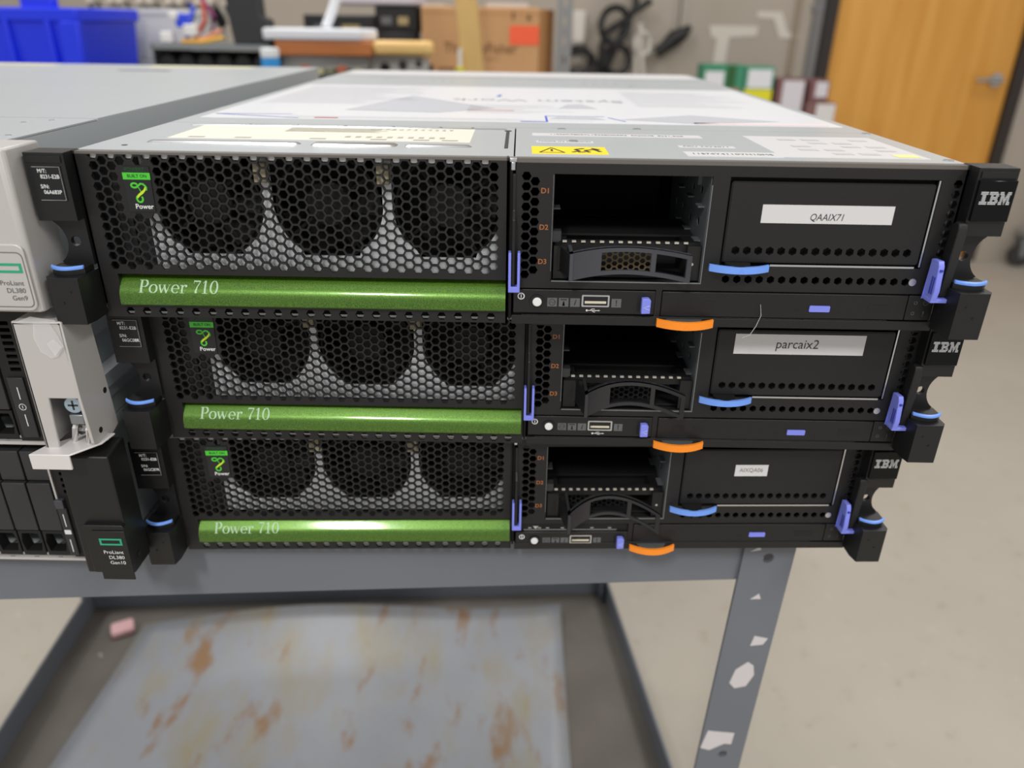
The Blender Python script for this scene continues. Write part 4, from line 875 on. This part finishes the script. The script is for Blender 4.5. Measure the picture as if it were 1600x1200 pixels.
# blue bin
bn = empty('blue_bin', (-1.26, 1.75, BZ)); tag(bn, 'bright blue plastic bin with ribbed sides at the left end of the bench', 'bin')
BM = mat('blue_polyprop', (22, 52, 236), .4)
def ringbin(hx, hy, z): return [(-hx, -hy, z), (hx, -hy, z), (hx, hy, z), (-hx, hy, z)]
hh = TOPZ + .066 - BZ
B(1).loft([ringbin(.185, .14, 0), ringbin(.205, .155, hh), ringbin(.196, .147, hh), ringbin(.176, .132, .006)], True).obj('bin_body', BM, bn)
B(1).plate([(-.212, -.162), (.212, -.162), (.212, .162), (-.212, .162)], [[(-.19, -.14), (.19, -.14), (.19, .14), (-.19, .14)]], hh - .022, .03, 'z').obj('bin_rim', BM, bn, bev=.004)
for x in (-.17, -.07, .03, .13): B(1).prism([(x, 0), (x + .012, 0), (x + .012, hh - .02), (x, hh - .02)], 'y', -.163, -.146).obj('bin_rib', BM, bn, bev=.002)
B(1).box(-.19, .19, -.164, -.148, .055, .066).obj('bin_rib', BM, bn, bev=.002); B(1).prism([(.150, 0), (.199, 0), (.212, hh - .02), (.165, hh - .02)], 'y', -.164, -.14).obj('bin_corner', BM, bn, bev=.004)
B(1).box(.075, .155, -.15, -.12, hh, hh + .035).obj('bin_tab', BM, bn, bev=.006)
# tubs
def tub(name, x, y, z0, hx, hy, h, c, lb, rnd=.02, alpha=1.0):
    E_ = empty(name, (x, y, z0)); tag(E_, lb, 'tub')
    f = lambda a, z, r: [(px, py, z) for px, py in rrect(-hx * a, hx * a, -hy * a, hy * a, r, 4)]
    B(1).loft([f(.86, 0, rnd), f(.93, h * .12, rnd), f(.97, h * .5, rnd), f(1, h, rnd), f(.97, h, rnd), f(.94, h * .5, rnd), f(.84, h * .06, rnd)], True).obj('tub_body', mat('tub_%d_%d_%d' % c, c, .4, alpha=alpha), E_)
    B(1).plate(rrect(-hx * 1.03, hx * 1.03, -hy * 1.03, hy * 1.03, rnd, 4), [rrect(-hx * .97, hx * .97, -hy * .97, hy * .97, rnd, 4)], h - .012, .012, 'z').obj('tub_rim', mat('tub_%d_%d_%d' % c, c, .4), E_)
    return E_
tub('white_tub', -1.05, 2.08, BZ + .11, .165, .12, TOPZ + .078 - BZ - .11, (226, 226, 224), 'round-cornered white plastic tub full of cable plugs', .07)
tub('grey_tub', -1.348, 2.12, BZ, .12, .12, TOPZ + .055 - BZ, (206, 208, 208), 'translucent grey tub between the blue bin and the white tub', .03, .8)
gb = empty('grey_crate', (-1.05, 2.05, BZ)); tag(gb, 'grey plastic crate under the white tub', 'crate')
B(1).box(-.162, .162, -.13, .13, 0, .109).obj('crate_body', mat('crate_grey', (128, 132, 134), .5), gb, bev=.006)
for x in (-.14, -.07, .0, .07): B(1).box(x, x + .03, -.133, -.13, .01, .10).obj('crate_rib', mat('crate_pale', (176, 178, 180), .5), gb)
random.seed(9)
for k in range(10):
    x = -1.22 + .042 * k
    E_ = empty('cable_plug', (x, 2.02 + .03 * (k % 2), TOPZ + .073)); tag(E_, '%s black cable plug from the left in the row above the white tub' % ('first', 'second', 'third', 'fourth', 'fifth', 'sixth', 'seventh', 'eighth', 'ninth', 'tenth')[k], 'plug', 'cable plugs in the white tub')
    B(1).tube([(0, .06, -.03), (0, 0, .012)], .017, 9).obj('plug_body', CB, E_); B(1).tube([(0, -.002, .013), (0, -.02, .026)], .012, 9).obj('plug_end', mat('plug_grey', (168, 158, 146), .5), E_)
# open chassis with cooling parts
oc = empty('open_chassis', (-.745, 1.68, BZ)); tag(oc, 'shallow open steel chassis full of dark parts on the bench', 'chassis')
hc = TOPZ + .0 - BZ
B(1).box(-.145, .145, -.08, .16, hc - .012, hc).box(-.145, -.142, -.08, .16, 0, hc).box(.142, .145, -.08, .16, 0, hc).obj('tray', M_GALVD, oc)
for k in range(6): B(1).cyl((-.115 + .046 * k, hc - .045), .02, 'y', -.07, .1, 14).obj('fan_housing', M_MATTE, oc)
for k in range(5): B(1).box(-.12 + .05 * k, -.085 + .05 * k, -.075, .1, .02, hc - .085).obj('heat_sink', mat('sink_grey', (96, 96, 106), .4, metal=.4), oc)
B(1).box(-.141, .141, .0, .1, .0, hc - .02).obj('board', M_MATTE, oc)
wbz = TOPZ + .0005
wd = empty('wire_bundle', (-.825, 1.66, wbz)); tag(wd, 'tangle of coloured wires with white connectors on the open chassis', 'wires')
for n, (c, pts) in enumerate((((70, 92, 220), [(0, 0, .004), (.02, -.02, .05), (.03, 0, .08)]), ((196, 84, 60), [(.02, 0, .006), (.06, -.02, .05), (.05, .01, .12), (.08, .02, .2)]), ((222, 170, 60), [(.0, -.03, .004), (.05, -.03, .004), (.10, -.02, .014)]), ((150, 60, 120), [(.06, 0, .006), (.075, 0, .06), (.05, 0, .1)]), ((222, 150, 120), [(.01, -.02, .004), (.05, -.02, .01), (.09, .0, .03)]), ((70, 92, 220), [(.0, .01, .03), (.02, .01, .06), (.015, .01, .09)]))):
    B(1).tube(pts, .006, 6).obj('wire', mat('wire%d' % (n % 5), c, .5), wd)
for (x, z, s_) in ((-.035, .012, .015), (.025, .028, .016), (-.012, .06, .011)): B(1).box(x - s_, x + s_, -.035, -.012, z - s_ * .7, z + s_ * .9).obj('connector', mat('connector_white', (232, 230, 228), .5), wd, bev=.003)
B(1).box(-.01, .02, -.03, -.01, .035, .065).obj('connector', mat('connector_blue', (40, 72, 226), .5), wd, bev=.003)
bk = empty('black_stand', (-.655, 1.66, wbz)); tag(bk, 'matte black plastic stand upright on the open chassis', 'stand')
B(1).prism([(-.045, 0), (.048, 0), (.044, .055), (.026, .062), (.022, .2), (-.06, .2), (-.052, .06)], 'y', -.025, .025).obj('stand_body', mat('slate_black', (44, 45, 48), .55), bk, bev=.003)
# boards pile
LB = mat('varnished_wood', (176, 104, 54), .4, var=.7, vscale=9, stretch=(1, 6, 6), c2=(196, 122, 66)); LT = mat('pale_wood', (222, 178, 106), .4, var=.7, vscale=8, stretch=(1, 6, 6), c2=(236, 200, 132))
bu = empty('steel_bracket', (-.45, 1.72, BZ)); tag(bu, 'long pale steel bracket with round holes under the wooden paddle', 'bracket')
B(1).box(-.145, .07, -.06, .08, .11, .142).obj('bracket_bar', mat('pale_zinc', (196, 194, 190), .4, metal=.4), bu, bev=.003)
B(1).plate([(.075, .075), (.22, .10), (.22, .14), (.075, .142)], [disc(.11, .116, .013, 16), disc(.155, .122, .012, 16), disc(.195, .125, .009, 14)], -.05, .006).obj('bracket_plate', mat('pale_zinc', (196, 194, 190), .4, metal=.4), bu); B(1).box(-.145, .07, -.04, .06, 0, .11).obj('bracket_foot', M_MATTE, bu)
B(1).box(.075, .22, -.03, .06, 0, .12).obj('bracket_block', M_MATTE, bu)
pd = empty('wooden_paddle', (-.42, 1.66, BZ + .1425)); tag(pd, 'wooden paddle with a pale rounded end lying on the steel bracket', 'paddle')
B(1).prism([(-.175, -.05), (.06, -.05), (.06, .06), (-.175, .06)], 'z', 0, .034).obj('paddle_blade', LB, pd, bev=.004)
B(1).prism([(.0605, -.045), (.15, -.03), (.185, -.028)] + [(.186 + .02 * cos(radians(a)), .0 + .028 * sin(radians(a))) for a in range(-80, 81, 20)] + [(.15, .03), (.0605, .055)], 'z', .002, .036).obj('paddle_grip', LT, pd, bev=.01)
wp = empty('white_pad', (-.50, 1.665, BZ + .1425 + .0345)); tag(wp, 'thick white paper pad on top of the wooden paddle', 'paper pad')
B(1).prism([(-.12, -.06), (.115, -.06)] + [(.116 + .03 * cos(radians(a)), .035 * sin(radians(a))) for a in range(-70, 71, 20)] + [(.115, .07), (-.12, .07)], 'z', 0, .026).obj('pad_sheets', mat('pad_white', (226, 228, 234), .5), wp, bev=.006)
B(1).tube([(.02, 0, .027), (.035, .01, .06), (.05, .02, .10)], .012, 8).obj('white_tube', mat('pad_white', (226, 228, 234), .5), wp)
# bottle and bits near the bench edge
bt = empty('small_bottle', (-.535, 1.37, BZ)); tag(bt, 'small blue and white plastic bottle at the near edge of the bench', 'bottle')
B(1).cyl((0, 0), .02, 'z', 0, .147, 18).obj('bottle_body', mat('bottle_blue', (46, 146, 216), .35), bt, bev=.003); B(1).cyl((0, 0), .0195, 'z', .1475, .167, 18).obj('bottle_cap', mat('bottle_white', (226, 230, 234), .4), bt, bev=.003)
cbd = empty('circuit_board', (-.43, 1.42, BZ)); tag(cbd, 'dark circuit board with orange connectors beside the small bottle', 'circuit board')
B(1).box(-.07, .09, -.03, .1, 0, .115).obj('board_frame', M_DKGREY, cbd, bev=.003)
for (x, c) in ((-.05, (176, 92, 62)), (-.02, (206, 200, 150)), (.03, (176, 98, 70)), (.065, (150, 146, 110)), (.005, (120, 124, 96))): B(1).box(x, x + .017, -.02, .0, .1155, .1155 + .008 + .008 * ((x * 100) % 2)).obj('board_connector', mat('bc_%d_%d_%d' % c, c, .5), cbd)
# dark power modules piled in front of the box
k = 0
for (x0, x1, y0, z0, z1, lb) in ((-.33, -.20, 1.42, 0, .085, 'flat dark power module at the front of the pile beside the cardboard box'), (-.60, -.43, 2.0, 0, .17, 'dark power module at the back left of the pile'), (-.42, -.30, 2.02, 0, .13, 'dark power module directly left of the cardboard box'), (-.62, -.42, 2.0, .1705, .235, 'long dark power module on top of the back left pile'), (-.415, -.305, 2.02, .1305, .19, 'dark power module with tan terminals stacked left of the cardboard box'), (-.42, -.30, 2.03, .1905, .26, 'topmost dark power module left of the cardboard box')):
    E_ = empty('power_module', ((x0 + x1) / 2, y0 + .06, BZ + z0)); tag(E_, lb, 'power module', 'dark power modules on the bench')
    hx_ = (x1 - x0) / 2; h_ = z1 - z0
    B(1).box(-hx_, hx_, -.06, .08, 0, h_).obj('module_case', mat('module_black', (34, 33, 34), .5), E_, bev=.004)
    for q in range(2): B(1).box(-hx_ * .7 + q * hx_ * .8, -hx_ * .7 + q * hx_ * .8 + hx_ * .5, -.066, -.06, h_ * .3, h_ * .6).obj('terminal', mat('terminal_tan', (176, 156, 112), .5) if q else mat('terminal_grey', (110, 110, 112), .4), E_)
ws = B(1).box(-.12, .12, -.08, .08, 0, .03).obj('white_carton_lid', mat('lid_lilac', (214, 206, 214), .5), None, bev=.006, loc=(-.41, 2.1, BZ + .262)); tag(ws, 'pale lilac carton lid on top of the dark power modules', 'lid')
# cardboard box
bx = empty('cardboard_box', (-.10, 2.12, BZ)); tag(bx, 'brown cardboard box with an orange-red sticker on the bench', 'box')
CBM = mat('cardboard', (200, 152, 104), .7, var=.6, vscale=6, c2=(210, 164, 116)); bhh = TOPZ + .096 - BZ
B(1).box(-.183, .152, -.12, .17, 0, bhh).obj('box_body', CBM, bx, bev=.003)
B(1).prism([(.153, -.118), (.196, -.05), (.196, .16), (.153, .168)], 'z', .0, bhh - .004).obj('side_flap', mat('cardboard_dark', (172, 124, 76), .7), bx, bev=.002)
B(1).box(-.183, .152, -.1206, -.1201, bhh - .018, bhh - .0165).obj('box_seam', mat('seam_brown', (160, 112, 66), .7), bx)
B(1).prism(rrect(.068, .152, -.0, .05, .004), 'y', -.1215, -.1201).xf(lambda x, y, z: (x, y, z + TOPZ - BZ - .001)).obj('red_sticker', mat('red_sticker', (255, 104, 66), .6), bx)
b = B(1); put_text(b, 'ThermoFisher', .040, -.015, TOPZ - BZ - .012, -.1212, sx=.92); put_text(b, 'S C I E N T I F I C', .014, -.015, TOPZ - BZ - .04, -.1212); b.box(.075, .081, -.1212, -.1205, TOPZ - BZ + .064, TOPZ - BZ + .085)
b.flat([(.115, TOPZ - BZ + .064), (.13, TOPZ - BZ + .064), (.1225, TOPZ - BZ + .082)], -.1212); b.obj('box_lettering', mat('box_ink', (120, 84, 52), .7), bx)
B(1).box(-.14, -.09, -.1208, -.1201, .095, .101).obj('box_label', mat('box_ink', (120, 84, 52), .7), bx)
B(1).box(-.185, -.12, -.1, .1, bhh + .0005, bhh + .006).box(.0, .12, -.1, .1, bhh + .0005, bhh + .012).obj('box_top_flap', mat('pale_packing', (206, 200, 196), .6), bx)
# wooden stick leaning in front of the box
sk = empty('wooden_stick', (-.115, 1.78, BZ)); tag(sk, 'pale wooden slat standing in front of the cardboard box', 'slat')
B(1).add([(x, y, z) for z, dx in ((0, 0), (.75, -.072)) for (x, y) in ((-.028 + dx, -.012), (.028 + dx, -.012), (.028 + dx, .012), (-.028 + dx, .012))], [(0, 1, 2, 3), (4, 5, 6, 7), (0, 1, 5, 4), (1, 2, 6, 5), (2, 3, 7, 6), (3, 0, 4, 7)]).obj('slat', mat('ash_wood', (208, 168, 100), .55, var=.7, vscale=10, stretch=(6, 6, .8), c2=(220, 186, 122)), sk, bev=.002)
B(1).box(-.027, .027, -.0125, -.012, .0, .05).obj('slat_end', mat('wood_dark', (176, 128, 66), .6), sk)
mk = empty('marker_pen', (-.158, 1.76, BZ)); tag(mk, 'white marker pen with a yellow base beside the wooden slat', 'pen')
B(1).cyl((0, 0), .011, 'z', 0, .115, 12).obj('pen_base', mat('pen_yellow', (226, 216, 30), .4), mk); B(1).cyl((0, 0), .006, 'z', .1155, .16, 10).obj('pen_barrel', mat('pen_white', (226, 220, 210), .4), mk)

# dolly with a caster in the far right background
dy = empty('equipment_dolly', (2.60, 3.53, 0)); tag(dy, 'steel dolly with a black caster near the door at the right edge', 'dolly')
B(1).box(.03, .5, -.08, .07, .16, .19).obj('dolly_deck', mat('dolly_grey', (150, 148, 144), .5), dy, bev=.004)
for x in (.045, .44):
    B(1).plate(disc(0, .06, .06, 22), [disc(0, .06, .012, 10)], -.016, .032).xf(lambda a, y, z, x=x: (a + x, y, z)).obj('wheel', mat('tyre_black', (52, 50, 48), .6), dy)
    B(1).prism([(x - .03, .16), (x + .03, .16), (x + .014, .05), (x - .014, .05)], 'y', -.022, -.018).prism([(x - .03, .16), (x + .03, .16), (x + .014, .05), (x - .014, .05)], 'y', .018, .022).box(x - .03, x + .03, -.022, .022, .152, .16).obj('fork', M_GALVD, dy)
B(1).tube([(.06, 0, .19), (.06, 0, .5)], .014, 10).obj('dolly_handle', M_GALVD, dy)
